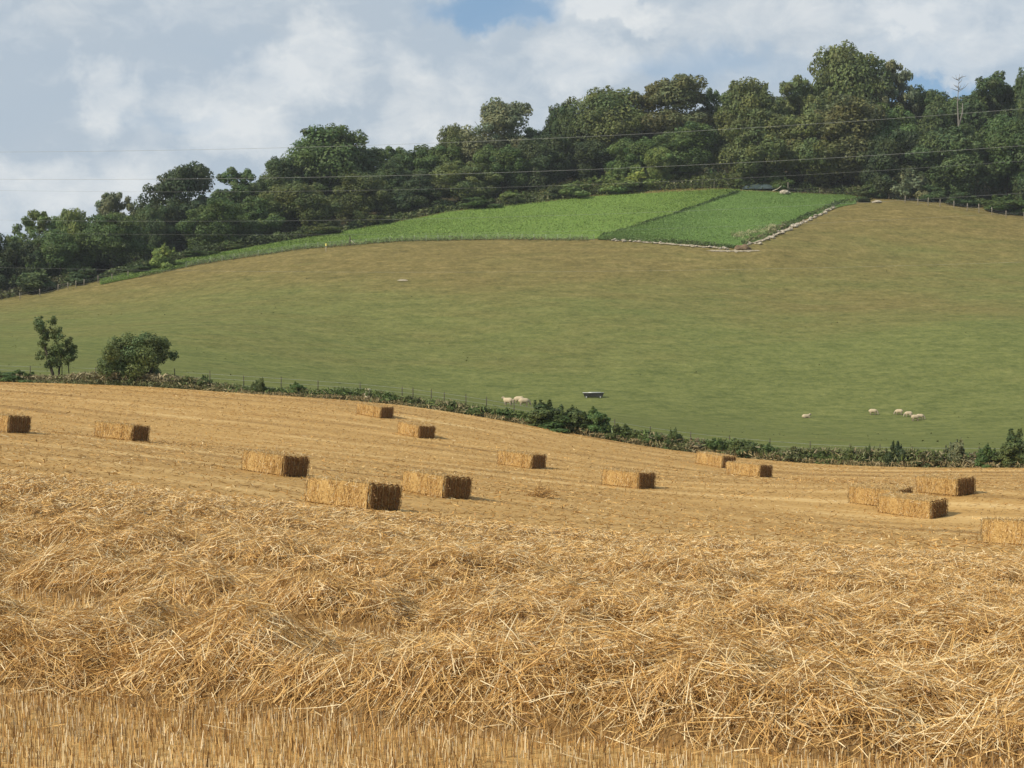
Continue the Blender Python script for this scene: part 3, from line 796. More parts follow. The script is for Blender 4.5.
# shrubs along the foot of the wood
edge_shrubs = [
 (104, 326, 250, 60, 'bush0', 'deep', 'deep shaded shrub behind the bare trunk at the pasture edge'),
 (192, 336, 232, 60, 'bush1', 'deep', 'deep shaded shrub under the tall holed tree'),
 (170, 304, 262, 44, 'bush0', 'green', 'green shrub at the foot of the tall holed tree'),
 (36, 292, 268, 50, 'bush1', 'dark', 'dark shrub at the lowest left end of the wood edge'),
 (85, 297, 266, 40, 'bush2', 'dark', 'dark shrub left of the bare trunk at the pasture edge'),
 (140, 301, 264, 36, 'bush0', 'dark', 'dark shrub right of the bare trunk at the pasture edge'),
 (162, 302, 243, 34, 'bush2', 'lime', 'yellow green shrub bright against the dark left wood'),
 (205, 312, 250, 44, 'bush1', 'green', 'rounded shrub where the green crop strip begins'),
 (238, 318, 243, 40, 'bush2', 'olive', 'olive shrub on the edge of the narrow crop strip'),
 (322, 331, 222, 54, 'bush0', 'olive', 'broad olive shrub at the crop edge below the big domed tree'),
 (372, 339, 213, 46, 'bush1', 'olive', 'dull shrub at the crop edge left of the very dark evergreen'),
 (476, 351, 195, 48, 'bush2', 'green', 'green shrub at the crop edge below the round open crown'),
 (513, 355, 190, 38, 'bush0', 'light', 'light shrub on the scrubby bank, left end'),
 (516, 353, 194, 22, 'bush1', 'deep', 'small dark shrub at the left end of the bright crop top edge'),
 (556, 357, 184, 30, 'bush1', 'deep', 'dark round shrub in the middle of the scrubby bank'),
 (574, 357, 180, 46, 'bush2', 'light', 'light green bramble shrub on the scrubby bank'),
 (612, 358, 172, 50, 'bush0', 'light', 'bright bramble shrub below the broad olive crown'),
 (640, 358, 168, 40, 'bush1', 'lime', 'yellow green shrub left of the pale fence posts'),
 (712, 362, 165, 40, 'scrub0', 'grey', 'grey twiggy shrub with bleached stems above the tarpaulin heap'),
 (742, 358, 168, 34, 'bush2', 'olive', 'olive shrub at the left of the tarpaulin heap'),
 (776, 358, 172, 34, 'bush0', 'green', 'green shrub at the right of the tarpaulin heap'),
 (874, 349, 178, 34, 'bush1', 'dark', 'dark shrub above the upper end of the rubble line'),
 (910, 343, 168, 44, 'scrub1', 'grey', 'pale grey leaved shrub behind the pasture corner'),
 (930, 340, 182, 40, 'bush2', 'dark', 'dark shrub behind the first posts of the right fence'),
 (1000, 331, 195, 52, 'bush0', 'green', 'green shrub overhanging the right fence'),
 (1030, 328, 194, 46, 'bush1', 'green', 'green shrub at the right end of the right fence'),
 (962, 334, 190, 40, 'bush2', 'dark', 'dark shrub in the shade behind the middle of the right fence'),
 (865, 337, 197, 18, 'bush0', 'deep', 'small dark blue green shrub at the top end of the rubble line'),
]
for t in edge_shrubs:
    plant('shrub', *t[:4], t[4], t[5], t[6], 'shrub', 'shrubs along the foot of the wood')

# bramble and tall grass at the foot of the wood
def strip_leaves(name, pts, n, hgt, wid, sz, cols, upright=0.5, mat='straw', slim=(0.25, 0.5)):
    """leafy strip along a polyline of (x, y); hgt = max height"""
    pts = np.asarray(pts, float); seg = np.concatenate([[0], np.cumsum(np.linalg.norm(np.diff(pts, axis=0), axis=1))])
    s = RNG.random(n) * seg[-1]
    x = np.interp(s, seg, pts[:, 0]); y = np.interp(s, seg, pts[:, 1]) + RNG.normal(0, wid, n)
    env = 0.25 + 1.1 * fbm(s * 0.25, s * 0 + 3.3, 21, 3) ** 1.5
    z = H(x, y) + RNG.random(n) * hgt * env
    az = RNG.uniform(0, 6.28, n); tl = RNG.uniform(-0.3, 1.4, n) * upright + (1 - upright) * RNG.uniform(-0.5, 0.8, n)
    D = np.stack([np.cos(az) * np.cos(tl), np.sin(az) * np.cos(tl), np.sin(tl)], 1)
    L = RNG.uniform(0.6, 1.5, n) * sz
    ci = np.clip((fbm(s * 0.35, s * 0 + 9.1, 23, 2) * 1.6 - 0.3 + RNG.normal(0, 0.18, n)) * len(cols), 0, len(cols) - 1).astype(int)
    c = np.array(cols)[ci] * RNG.uniform(0.7, 1.25, (n, 1))
    v, q, cc = ribbons(np.stack([x, y, z], 1), D, L, L * RNG.uniform(*slim, n), RNG.uniform(0, 0.2, n), c)
    return obj(name, mesh_np(name, v, q, cc), M[mat])
ep = np.arange(-40, 1080, 20); ed = wood_edge(ep) + 1.0
GR = [(0.06, 0.085, 0.028), (0.08, 0.115, 0.035), (0.115, 0.15, 0.045), (0.14, 0.155, 0.06), (0.10, 0.10, 0.045)]
tag(strip_leaves('bramble_undergrowth', np.stack([(ep - 512) / F * ed, ed], 1), 26000, 2.4, 1.6, 0.42, GR), kind='stuff')
# scrubby bank between bright crop and wood
ep = np.arange(500, 760, 10); ed = wood_edge(ep) + 3.0
tag(strip_leaves('scrubby_bank', np.stack([(ep - 512) / F * ed, ed], 1), 12000, 3.2, 2.6, 0.38, [(0.10, 0.13, 0.03), (0.13, 0.16, 0.035), (0.15, 0.15, 0.05), (0.07, 0.09, 0.025)]), kind='stuff')

# ------------------------------------------------------------------ dead trees in the wood
def dead_tree(px, d, y0, y1, label, seed, fork=True):
    rg = np.random.default_rng(seed)
    p = at(px, d); z1 = (384 - y1) / F * d - p.z
    root = empty('dead_tree', (p.x, p.y, p.z))
    ac = Acc()
    pts = [(0, 0, -0.1), (0.2, 0, z1 * 0.45), (-0.1, 0.1, z1 * 0.72), (0.35, 0, z1)]
    ac.tube(pts, [0.34, 0.22, 0.12, 0.03], 8)
    if fork: ac.tube([(0.2, 0, z1 * 0.5), (1.0, 0, z1 * 0.62), (1.1, 0.1, z1 * 0.72)], [0.22, 0.16, 0.07], 7)
    for i in range(14):
        t = rg.uniform(0.74, 0.99); a = rg.uniform(0, 6.28); L = rg.uniform(0.8, 2.4)
        b = np.array((0.1, 0, z1 * t)); m = b + np.array((math.cos(a) * L * 0.6, math.sin(a) * L * 0.6, 0.4)); e = m + np.array((math.cos(a) * L * 0.4, math.sin(a) * L * 0.3, rg.uniform(0.2, 1.2)))
        ac.tube([b, m, e], [0.09, 0.06, 0.02], 5)
    obj('trunk', ac.mesh('trunk', True), M['dead'], root)
    tag(root, label, 'dead tree')
dead_tree(958, 372, 200, 74, 'tall bare dead trunk with twiggy top standing before the right wood', 5)
dead_tree(711, 368, 186, 128, 'leaning bleached dead tree above the tarpaulin heap', 8, False)

# ------------------------------------------------------------------ lone thorn tree and round bush in the hedge
def pixel_plant(name, base_px, base_py, d, clumps, stems, tint, leaf, count, label, cat, seed, depth=0.8, flat=0.9, fill=0.35, dup=True):
    k = d / F
    p = at(base_px, d)
    rg = np.random.default_rng(seed)
    zb = (384 - base_py) * k
    cl = [((cx - base_px) * k, rg.uniform(-1, 1) * depth, (base_py - cy) * k, r * k) for cx, cy, r in clumps]
    if not dup: cl += [(x + float(np.clip(rg.normal(0, 0.6), -1, 1)) * r, y + rg.normal(0, r * 0.6), z + float(np.clip(rg.normal(0, 0.6), -1, 1)) * r, r * rg.uniform(0.3, 0.65)) for x, y, z, r in cl for _ in range(5)]
    if dup: cl += [(x + rg.normal(0, r * 0.5), rg.uniform(-1, 1) * depth * 1.5, z + rg.normal(0, r * 0.3), r * 0.8) for x, y, z, r in cl]
    root = empty(name, (p.x, p.y, p.z))
    c = obj('crown' if cat == 'tree' else 'foliage', crown_mesh('crown', cl, leaf, count, seed, flat, fill=fill), M['leaf'], root)
    c.color = (*TINT[tint], 1)
    ac = Acc()
    for st in stems:
        pts = [((sx - base_px) * k, rg.uniform(-0.2, 0.2), (base_py - sy) * k) for sx, sy in st[1:]]
        ac.tube(pts, np.linspace(st[0], st[0] * 0.35, len(pts)), 7)
    obj('trunk' if cat == 'tree' else 'stems', ac.mesh('trunk', True), M['bark'], root)
    return tag(root, label, cat)
pixel_plant('hawthorn_tree', 58, 379, 119,
            [(37, 318, 5), (42, 322, 6), (52, 318, 5), (45, 330, 7), (55, 328, 6), (60, 334, 5), (44, 340, 5), (42, 352, 5), (50, 347, 6), (58, 345, 7), (67, 340, 5),
             (70, 346, 6), (64, 352, 7), (54, 356, 7), (50, 361, 5), (68, 358, 5), (72, 355, 4), (47, 335, 4), (60, 361, 4), (40, 326, 4)],
            [(0.14, (57, 382), (52, 366), (46, 345), (42, 322)), (0.10, (59, 382), (59, 368), (62, 350), (68, 342)), (0.05, (69, 381), (68, 362), (66, 352))],
            'bush', 0.10, 7500, 'small wind leaning tree with bare forked stems in the hedge, left of the round bush', 'tree', 31, 0.6, 0.9, 0.1, False)
pixel_plant('round_bush', 136, 387, 117,
            [(116, 345, 8), (128, 342, 9), (142, 340, 8), (154, 343, 9), (160, 350, 9), (163, 356, 7), (108, 354, 8), (104, 364, 7), (112, 366, 9), (122, 358, 11), (136, 356, 12),
             (150, 357, 11), (156, 364, 8), (126, 372, 9), (140, 372, 10), (150, 374, 7), (116, 376, 6), (106, 372, 5), (134, 382, 5), (146, 382, 5), (122, 350, 8)],
            [(0.12, (128, 388), (124, 372), (116, 355)), (0.12, (136, 388), (138, 370), (140, 350)), (0.12, (146, 388), (150, 372), (160, 356)), (0.08, (116, 386), (110, 372), (106, 362))],
            'bush', 0.12, 15000, 'big rounded dark green bush in the hedge beside the small leaning tree', 'bush', 33, 1.4)

# ------------------------------------------------------------------ hedge along the foot of the pasture
HED = 'low bushes of the field hedge'
def hd(px):                                    # distance of hedge foot seen at px
    return float(np.interp(px, _hp[:, 0], _hp[:, 1])) + 0.6
hedge_bushes = [
 # px, top, width px, proto, tint, label
 (205, 376, 15, 'bush0', 'bush', 'small dark bush in the hedge, first one right of the round bush'),
 (187, 378, 16, 'scrub0', 'brown', 'rusty weedy shrub in the hedge just right of the round bush'),
 (260, 378, 14, 'bush1', 'bush', 'small dark upright bush alone in the thin stretch of hedge'),
 (298, 383, 22, 'bush2', 'green', 'low green bush in the thin stretch of hedge'),
 (345, 391, 16, 'bush0', 'green', 'low bush left of the pale dry shrub in the hedge'),
 (388, 394, 16, 'scrub1', 'green', 'ragged bush behind the farthest bale near the left fence posts'),
 (410, 396, 18, 'bush1', 'bush', 'low dark bush between two thin hedge fence posts'),
 (428, 402, 11, 'bush2', 'deep', 'tiny dark bush beside a thin hedge fence post'),
 (452, 402, 14, 'bush0', 'green', 'small green bush where the hedge begins to thicken'),
 (478, 407, 28, 'bush1', 'green', 'low spreading green bush left of the tall hedge clump'),
 (505, 409, 30, 'bush2', 'green', 'low green bush directly below the left pair of sheep'),
 (545, 401, 44, 'bush0', 'bush', 'tallest dark bramble clump in the middle of the hedge'),
 (572, 406, 40, 'bush1', 'bush', 'dark bramble clump right of the tallest one, below the trough'),
 (597, 408, 36, 'bush2', 'green', 'green bramble clump below and right of the trough'),
 (560, 414, 46, 'bush2', 'green', 'lower green front of the tallest bramble clump'),
 (622, 424, 34, 'bush0', 'olive', 'olive bush sloping down from the bramble clumps'),
 (648, 429, 30, 'bush1', 'green', 'green bush half way down the slope of the hedge'),
 (673, 428, 22, 'bush2', 'bush', 'small pointed dark bush on the falling part of the hedge'),
 (696, 438, 26, 'scrub0', 'dry', 'dry beige weed clump in the falling part of the hedge'),
 (716, 438, 24, 'bush0', 'green', 'fresh green bush right of the dry beige weed clump'),
 (740, 439, 30, 'bush1', 'bush', 'dark low bush behind the touching pair of bales'),
 (766, 443, 30, 'bush2', 'green', 'green low bush right of the touching pair of bales'),
 (795, 447, 26, 'scrub1', 'brown', 'brown weedy bush left of the two little dark bushes'),
 (822, 449, 26, 'bush0', 'green', 'green tuft bush between weeds left of the two little dark bushes'),
 (850, 444, 12, 'bush1', 'bush', 'first of the two little dark bushes in the weedy hedge'),
 (868, 445, 15, 'bush2', 'bush', 'second of the two little dark bushes in the weedy hedge'),
 (896, 441, 20, 'bush0', 'deep', 'upright very dark bush standing beside the gap in the hedge'),
 (931, 451, 34, 'scrub0', 'brown', 'reddish brown weed clump right of the gap in the hedge'),
 (957, 437, 24, 'bush1', 'grey', 'grey green feathery bush rising from the brown weeds'),
 (985, 444, 26, 'bush2', 'green', 'low green bush between the feathery bush and the last tall one'),
 (975, 452, 34, 'scrub1', 'dry', 'pale dry thistle clump in front of the low green bush'),
 (1016, 429, 36, 'bush0', 'bush', 'tall dark bush at the right end of the hedge'),
 (1010, 448, 46, 'bush1', 'olive', 'olive bush at the foot of the last tall one'),
 (15, 371, 40, 'bush2', 'green', 'low green bush at the far left end of the hedge'),
 (-15, 370, 44, 'bush1', 'green', 'low green bush just beyond the left end of the view'),
 (95, 377, 24, 'scrub0', 'dry', 'dry bleached bush between the leaning tree and the round bush'),
]
for px, tp, w, key, tint, lab in hedge_bushes:
    plant('hedge_bush', px, hd(px) + random.uniform(-0.6, 0.1), tp - 1 if px > 600 else tp - 2, w * (1.1 if px > 600 else 1.2), key, tint, lab, 'bush', HED)
plant('dry_shrub', 368, hd(368), 388, 16, 'bush0', 'pale', 'pale dry shrub in the hedge just above the farthest bale', 'shrub')

hp = np.arange(-60, 1090, 10.0); hdv = np.array([hd(p) for p in hp])
HEDGEC = [(0.09, 0.125, 0.035), (0.12, 0.165, 0.045), (0.16, 0.195, 0.06), (0.23, 0.20, 0.10), (0.16, 0.15, 0.065), (0.32, 0.27, 0.15)]
tag(strip_leaves('hedge_weeds', np.stack([(hp - 512) / F * hdv, hdv], 1), 30000, 1.0, 0.45, 0.26, HEDGEC, 0.9, slim=(0.12, 0.28)), kind='stuff')
hp2 = np.arange(640, 1090, 10.0); hdv = np.array([hd(p) for p in hp2])
tag(strip_leaves('hedge_weeds', np.stack([(hp2 - 512) / F * hdv, hdv], 1), 18000, 1.15, 0.5, 0.25, [(0.10, 0.135, 0.04), (0.13, 0.165, 0.05), (0.20, 0.18, 0.09), (0.27, 0.225, 0.13), (0.15, 0.17, 0.06)], 0.9, slim=(0.10, 0.26)), kind='stuff')
tag(strip_leaves('field_edge_grass', np.stack([(hp - 512) / F * (hdv_ := np.array([hd(p) for p in hp]) - 0.9), hdv_], 1), 12000, 0.45, 0.3, 0.24, [(0.30, 0.23, 0.11), (0.36, 0.28, 0.14), (0.22, 0.20, 0.09), (0.14, 0.15, 0.055)], 1.0, slim=(0.08, 0.18)), kind='stuff')

# ------------------------------------------------------------------ fences
def fence(name, pts, hpost, rpost, mat, label, strands=(0.4, 0.8, 1.1), lean=0.04, wr=0.006, heights=None):
    pts = [Vector(p) for p in pts]
    root = empty(name, pts[0])
    tops = []
    for i, p in enumerate(pts):
        h = (heights[i] if heights else hpost) * random.uniform(0.92, 1.08)
        dx, dy = random.gauss(0, lean), random.gauss(0, lean)
        ac = Acc(); q = p - pts[0]
        ac.tube([(q.x, q.y, q.z - 0.3), (q.x + dx * 0.6, q.y + dy * 0.6, q.z + h * 0.6), (q.x + dx, q.y + dy, q.z + h)], [rpost, rpost * 0.95, rpost * 0.85], 7)
        obj('post', ac.mesh('post'), M[mat], root)
    for s in strands:
        ac = Acc(); line = []
        for i, p in enumerate(pts):
            q = p - pts[0]
            line.append((q.x, q.y - rpost, q.z + s))
        ac.tube(line, wr, 4)
        obj('wire', ac.mesh('wire'), M['wire'], root)
    tag(root, label, 'fence')
def ground_at(px, py, d0): return Vector(pix(px, py, d0)[0])
fence('post_and_wire_fence', [at(p, hd(p) + 1.6) for p in (-40, -5, 30, 62, 96, 140, 175, 210, 244, 281, 318, 360, 402, 413, 431, 444, 466, 486, 514, 545, 580, 615, 650, 690, 730, 770, 810, 850, 880, 912, 945, 980, 1015, 1050)],
      1.25, 0.035, 'bark', 'thin post and wire fence standing in the hedge below the pasture')
fence('post_and_wire_fence', [at(p, wood_edge(p) + 0.2) for p in (500, 520, 548, 574, 598, 622, 648, 660, 674, 682, 691, 702, 714, 728)], 1.5, 0.10, 'postpale', 'short row of pale fence posts above the bright green crop')
fence('post_and_wire_fence', [ground_at(p, y, 280) for p, y in ((788, 193.0), (820, 194.5), (852, 195), (864, 196), (889, 199.5), (905, 203), (918, 205), (928, 206), (940, 207.5), (954, 208.5), (967, 211), (979, 213), (992, 215), (1006, 217.5), (1024, 220))],
      1.4, 0.075, 'post', 'post and wire fence along the wood at the right of the pasture', heights=[2.4, 1.4, 1.9, 2.0, 1.7, 1.5, 1.5, 1.9, 1.8, 1.7, 1.6, 1.8, 1.5, 1.5, 1.5])
# netting along the lower edge of the bright crop
npx = np.arange(186, 600, 12.0); npts = pix(npx, nl(npx) + 0.6, 230)
fence('netting_fence', npts, 1.15, 0.025, 'net', 'light netting fence along the lower edge of the bright green crop', (0.2, 0.4, 0.6, 0.8, 1.0), 0.03, 0.010)
# fence at the low left corner of the wood
fence('post_and_wire_fence', [ground_at(p, y, 230) for p, y in ((20, 300), (40, 296), (58, 291), (68, 289.5), (76, 288), (84, 286), (98, 283), (112, 281), (128, 278))], 1.3, 0.07, 'post', 'grey post fence along the wood at the low left corner of the pasture')

# strainer post with a brace at the crop edge
p = ground_at(350, 245.5, 230)
root = empty('strainer_post', p)
ac = Acc(); ac.tube([(0, 0, -0.3), (0, 0, 0.9), (0, 0, 1.7)], [0.13, 0.12, 0.11], 8); obj('post', ac.mesh('post'), M['bark'], root)
ac = Acc(); ac.tube([(0, 0, 1.1), (0.7, 0.02, 0.5), (1.3, 0, -0.05)], [0.06, 0.06, 0.06], 6); obj('brace', ac.mesh('brace'), M['postpale'], root)
tag(root, 'dark strainer post with a pale slanting brace at the lower edge of the bright crop', 'post')
# marker post with a yellow cap
p = ground_at(326, 251.5, 230)
root = empty('marker_post', p)
ac = Acc(); ac.tube([(0, 0, -0.2), (0, 0, 0.6), (0.02, 0, 1.1)], [0.06, 0.055, 0.05], 6); obj('post', ac.mesh('post'), M['postpale'], root)
bm = bmesh.new(); bmesh.ops.create_cone(bm, cap_ends=True, segments=10, radius1=0.19, radius2=0.13, depth=0.45, matrix=Matrix.Translation((0.02, 0, 1.28)))
obj('cap', bm_mesh('cap', bm), M['yellow'], root)
tag(root, 'short marker post with a yellow cap at the pasture edge below the narrow crop', 'post')

# ------------------------------------------------------------------ chalk rubble, stones, tarpaulin
def rock_mesh(seed):
    rg = np.random.default_rng(seed)
    bm = bmesh.new(); bmesh.ops.create_icosphere(bm, subdivisions=2, radius=0.5)
    for v in bm.verts:
        k = 1 + 0.28 * math.sin(5 * v.co.x + seed) + 0.22 * math.sin(7 * v.co.y + 2 * seed) + rg.normal(0, 0.06)
        v.co = v.co * k; v.co.z = v.co.z * 0.65
        v.co.z = max(v.co.z, -0.18)
    return bm_mesh('stone', bm)
ROCKS = [rock_mesh(i) for i in range(5)]
def rocks(line, n, group, label, smin, smax, jit, name='chalk_stone'):
    line = np.array(line, float)
    for i in range(n):
        t = (i + random.uniform(-0.35, 0.35)) / (n - 1); t = min(max(t, 0), 1)
        px = np.interp(t, np.linspace(0, 1, len(line)), line[:, 0]); py = np.interp(t, np.linspace(0, 1, len(line)), line[:, 1])
        p = ground_at(px, py, 230)
        o = obj(name, ROCKS[i % 5], M['rock'])
        s = random.uniform(smin, smax)
        o.location = (p.x + random.gauss(0, jit * 0.4), p.y + random.gauss(0, jit), hz(p.x, p.y) + 0.12 * s)
        o.location.z = hz(o.location.x, o.location.y) + 0.12 * s + 0.04
        o.scale = (s * random.uniform(0.9, 1.6), s, s * random.uniform(0.6, 0.95)); o.rotation_euler = (random.uniform(-0.2, 0.2), random.uniform(-0.2, 0.2), random.uniform(0, 6.28))
        tag(o, label, 'stone', group)
rocks([(770, 238), (790, 229), (812, 219), (834, 208)], 40, 'stones of the rubble line up the right side of the dark crop', 'pale chalk stone in the rubble line climbing the right side of the dark green crop', 0.5, 1.1, 0.5)
rocks([(745, 246), (758, 243), (770, 239)], 10, 'stones at the corner of the dark crop', 'pale stone in the broken rubble at the lower corner of the dark green crop', 0.4, 0.9, 0.6)
rocks([(612, 240.5), (640, 242), (670, 244), (706, 247.5), (728, 249)], 34, 'stones of the rubble line under the dark crop', 'pale stone in the low rubble line under the lower edge of the dark green crop', 0.3, 0.75, 0.35)
# bare chalk soil under the rubble
def strip_sheet(name, line, w, mat, lift):
    line = np.array(line, float); px = np.linspace(line[0, 0], line[-1, 0], 40); py = np.interp(px, line[:, 0], line[:, 1])
    A = pix(px, py, 230); T = np.linspace(-1, 1, 5)[:, None]
    wob = w * (0.1 + 1.5 * fbm(px * 0.6, px * 0, 3, 2) ** 1.5) * np.sin(np.linspace(0.15, math.pi - 0.15, len(px)))
    X = np.broadcast_to(A[None, :, 0], (5, len(px))); Y = A[None, :, 1] + T * wob[None]
    return tag(obj(name, grid_mesh(name, X, Y, H(X, Y) + lift), mat), kind='structure')
ae = A1[A1[:, 1] > 0][5:62]
tag(strip_leaves('field_margin_weeds_and_shade', np.stack([ae[:, 0], ae[:, 1] - 0.4], 1), 5200, 0.7, 0.7, 0.30, [(0.10, 0.125, 0.04), (0.14, 0.165, 0.05), (0.20, 0.18, 0.08), (0.08, 0.11, 0.03)], 0.9, slim=(0.12, 0.3)), kind='stuff')
strip_sheet('chalk_soil', [(606, 240.3), (640, 242), (706, 247.5), (730, 249.5)], 0.8, M['chalk'], 0.14)
strip_sheet('chalk_soil', [(742, 247), (770, 238), (800, 224), (838, 207)], 0.8, M['chalk'], 0.14)
strip_sheet('chalk_soil', [(706, 251), (738, 251.5), (760, 251)], 0.9, M['chalk'], 0.10)
strip_sheet('chalk_soil', [(397, 281), (402, 280.6), (408, 281)], 0.7, M['chalk'], 0.10)
def pixline(line, n=24):
    line = np.array(line, float); px = np.linspace(line[0, 0], line[-1, 0], n)
    return pix(px, np.interp(px, line[:, 0], line[:, 1]), 230)[:, :2]
tag(strip_leaves('dry_grass', pixline([(732, 237), (752, 233.5), (776, 228)]), 900, 0.7, 1.2, 0.4, [(0.18, 0.2, 0.07), (0.34, 0.32, 0.17), (0.42, 0.39, 0.22)], 0.9, slim=(0.1, 0.25)), kind='stuff')
tag(strip_leaves('field_margin_weeds_and_shade', pixline([(600, 237), (640, 226), (690, 209.5), (738, 193)]), 2600, 0.75, 0.35, 0.32, [(0.06, 0.10, 0.03), (0.075, 0.125, 0.035), (0.10, 0.15, 0.045)], 0.8), kind='stuff')  # dark leaves painting in the furrow shadow between the two crops
tag(strip_leaves('field_margin_weeds_and_shade', pixline([(742, 244.5), (770, 234), (800, 219.5), (838, 204.5), (866, 200)]), 3200, 0.9, 0.7, 0.34, [(0.06, 0.095, 0.028), (0.085, 0.13, 0.035), (0.12, 0.16, 0.05), (0.20, 0.19, 0.09)], 0.8), kind='stuff')
tag(strip_leaves('field_margin_weeds_and_shade', pixline([(604, 239.5), (670, 242.5), (738, 247.5)]), 2200, 0.6, 0.5, 0.30, [(0.06, 0.095, 0.028), (0.085, 0.13, 0.035), (0.12, 0.16, 0.05)], 0.8), kind='stuff')
# brown earth heap on the chalk patch
p = ground_at(743, 249, 230)
bm = bmesh.new(); bmesh.ops.create_icosphere(bm, subdivisions=3, radius=1.0)
for v in bm.verts:
    v.co = Vector((v.co.x * 1.5, v.co.y * 0.9, max(v.co.z, -0.2) * 0.8)) * (1 + 0.15 * math.sin(6 * v.co.x) + random.gauss(0, 0.05))
o = obj('earth_heap', bm_mesh('earth_heap', bm), mat_ground('bare_earth', [(0.3, (0.10, 0.07, 0.04)), (0.7, (0.22, 0.16, 0.10))], 3.0)); o.location = p
tag(o, 'little brown earth heap on the bare chalk at the corner of the dark crop', 'heap')
# boulder by the lone post
p = ground_at(786, 195, 280)
o = obj('boulder', rock_mesh(9), M['rock']); o.location = p + Vector((0, 0, 0.5)); o.scale = (2.6, 1.6, 1.9)
tag(o, 'pale boulder at the top edge of the dark crop beside the lone post', 'boulder')
p = ground_at(777, 192.5, 280)
ac = Acc(); ac.tube([(-1.0, 0, 0.35), (0.2, 0, 0.8), (1.0, 0, 1.5)], [0.09, 0.09, 0.07], 6)
o = obj('wooden_rail', ac.mesh('wooden_rail'), M['postpale']); o.location = p
tag(o, 'broken pale rail leaning beside the boulder at the top of the dark crop', 'rail')
p = ground_at(876, 203, 290)
o = obj('boulder', rock_mesh(13), M['rock']); o.location = p + Vector((0, 0, 0.2)); o.scale = (2.0, 1.2, 1.0)
tag(o, 'flat pale stone at the pasture corner beside the small dark shrub', 'boulder')
# tarpaulin covered heap
p = at(758, 357)
X, Y = np.meshgrid(np.linspace(-3.6, 3.6, 40), np.linspace(-1.6, 1.6, 20))
E = np.clip(1 - np.abs(X / 3.6) ** 4, 0, 1) * np.clip(1 - np.abs(Y / 1.6) ** 4, 0, 1)
Z = (1.1 + 0.5 * (fbm(X * 1.2, Y * 1.2, 4) - 0.5)) * E ** 0.5 + 0.25 * (fbm(X * 3, Y * 3, 6) - 0.5)
o = obj('tarpaulin_heap', grid_mesh('tarpaulin_heap', X, Y, Z), M['tarp']); o.location = p
tag(o, 'heap under a dark blue green tarpaulin at the top edge of the dark crop', 'heap')

# ------------------------------------------------------------------ overhead cables
def cable(pts, d, label, tilt=0.0, r=0.016):
    px = np.array([p[0] for p in pts], float); py = np.array([p[1] for p in pts], float)
    cf = np.polyfit(px, py, 2)
    P = []
    for q in np.linspace(-500, 1524, 70):
        dd = d + tilt * (q - 512) / 1000.0
        P.append(((q - 512) / F * dd, dd, (384 - np.polyval(cf, q)) / F * dd))
    ac = Acc(); ac.tube(P, r, 5)
    return tag(obj('overhead_cable', ac.mesh('overhead_cable', True), M['cable']), label, 'cable', None)
cable([(0, 152), (355, 146), (490, 140.6), (680, 132), (850, 121.5), (1024, 108.7)], 205, 'uppermost overhead cable, crossing the skyline of the wood', -30)
cable([(0, 179.5), (170, 178.6), (340, 177), (510, 172), (680, 166), (850, 157), (1024, 145.5)], 205, 'second overhead cable from the top, bright across the middle of the wood', -30)
cable([(0, 190.5), (170, 191.5), (340, 191), (560, 186), (680, 181), (800, 174), (1000, 163)], 209, 'thin third overhead cable from the top, close below the bright one', -30, 0.009)
cable([(0, 219.5), (170, 222), (370, 220), (650, 212), (930, 198), (1020, 194)], 207, 'fourth overhead cable from the top, passing over the top edge of the crops', -30, 0.009)
cable([(0, 232), (170, 235), (260, 235), (700, 227), (1020, 213)], 212, 'faint fifth overhead cable from the top', -30, 0.006)
cable([(0, 267.5), (100, 269.5), (170, 270.5), (500, 272), (1024, 262)], 214, 'lowest overhead cable, in front of the dark left end of the wood', -30, 0.007)

# ------------------------------------------------------------------ straw bales
BL, BW, BH = 2.4, 1.2, 0.72
def bale_body(seed):
    rg = np.random.default_rng(seed)
    bm = bm_box(BL, BW, BH, (0, 0, BH / 2), 0.05, 2)
    bmesh.ops.subdivide_edges(bm, edges=[e for e in bm.edges if e.calc_length() > 0.3], cuts=23, use_grid_fill=True)
    bmesh.ops.triangulate(bm, faces=[f for f in bm.faces if len(f.verts) > 4])
    co = np.array([v.co[:] for v in bm.verts])
    x, y, z = co.T
    gy = np.array([-0.5, -0.3, -0.1, 0.1, 0.3, 0.5]) * BW * 0.95
    groove = np.exp(-((y[:, None] - gy) / 0.035) ** 2).sum(1)
    bulge = 1 + 0.02 * np.cos(x * 2.2)
    fl = (vnoise(x * 7 + seed, z * 0.5 + y * 0.3, seed) - 0.5) * 0.05
    n3 = (fbm(x * 5 + z * 3, y * 5 - z * 2, seed + 3, 3) - 0.5) * 0.10
    side = np.abs(y) > BW / 2 - 0.06; topb = np.abs(z - BH / 2) > BH / 2 - 0.06; end = np.abs(x) > BL / 2 - 0.06
    y = y * bulge + np.where(side, np.sign(y) * (fl + n3 * 0.6), 0)
    z = z + np.where(topb & (z > BH / 2), fl + n3 * 0.6 - 0.05 * groove, 0)
    x = x + np.where(end, np.sign(x) * (n3 * 0.9 - 0.05 * groove), 0)
    for v, a, b, c in zip(bm.verts, x, y, z): v.co = (a, b, c)
    me = bm_mesh('bale_body', bm)
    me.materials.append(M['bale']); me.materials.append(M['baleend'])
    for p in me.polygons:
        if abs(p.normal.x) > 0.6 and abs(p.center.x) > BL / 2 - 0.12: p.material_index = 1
    return me
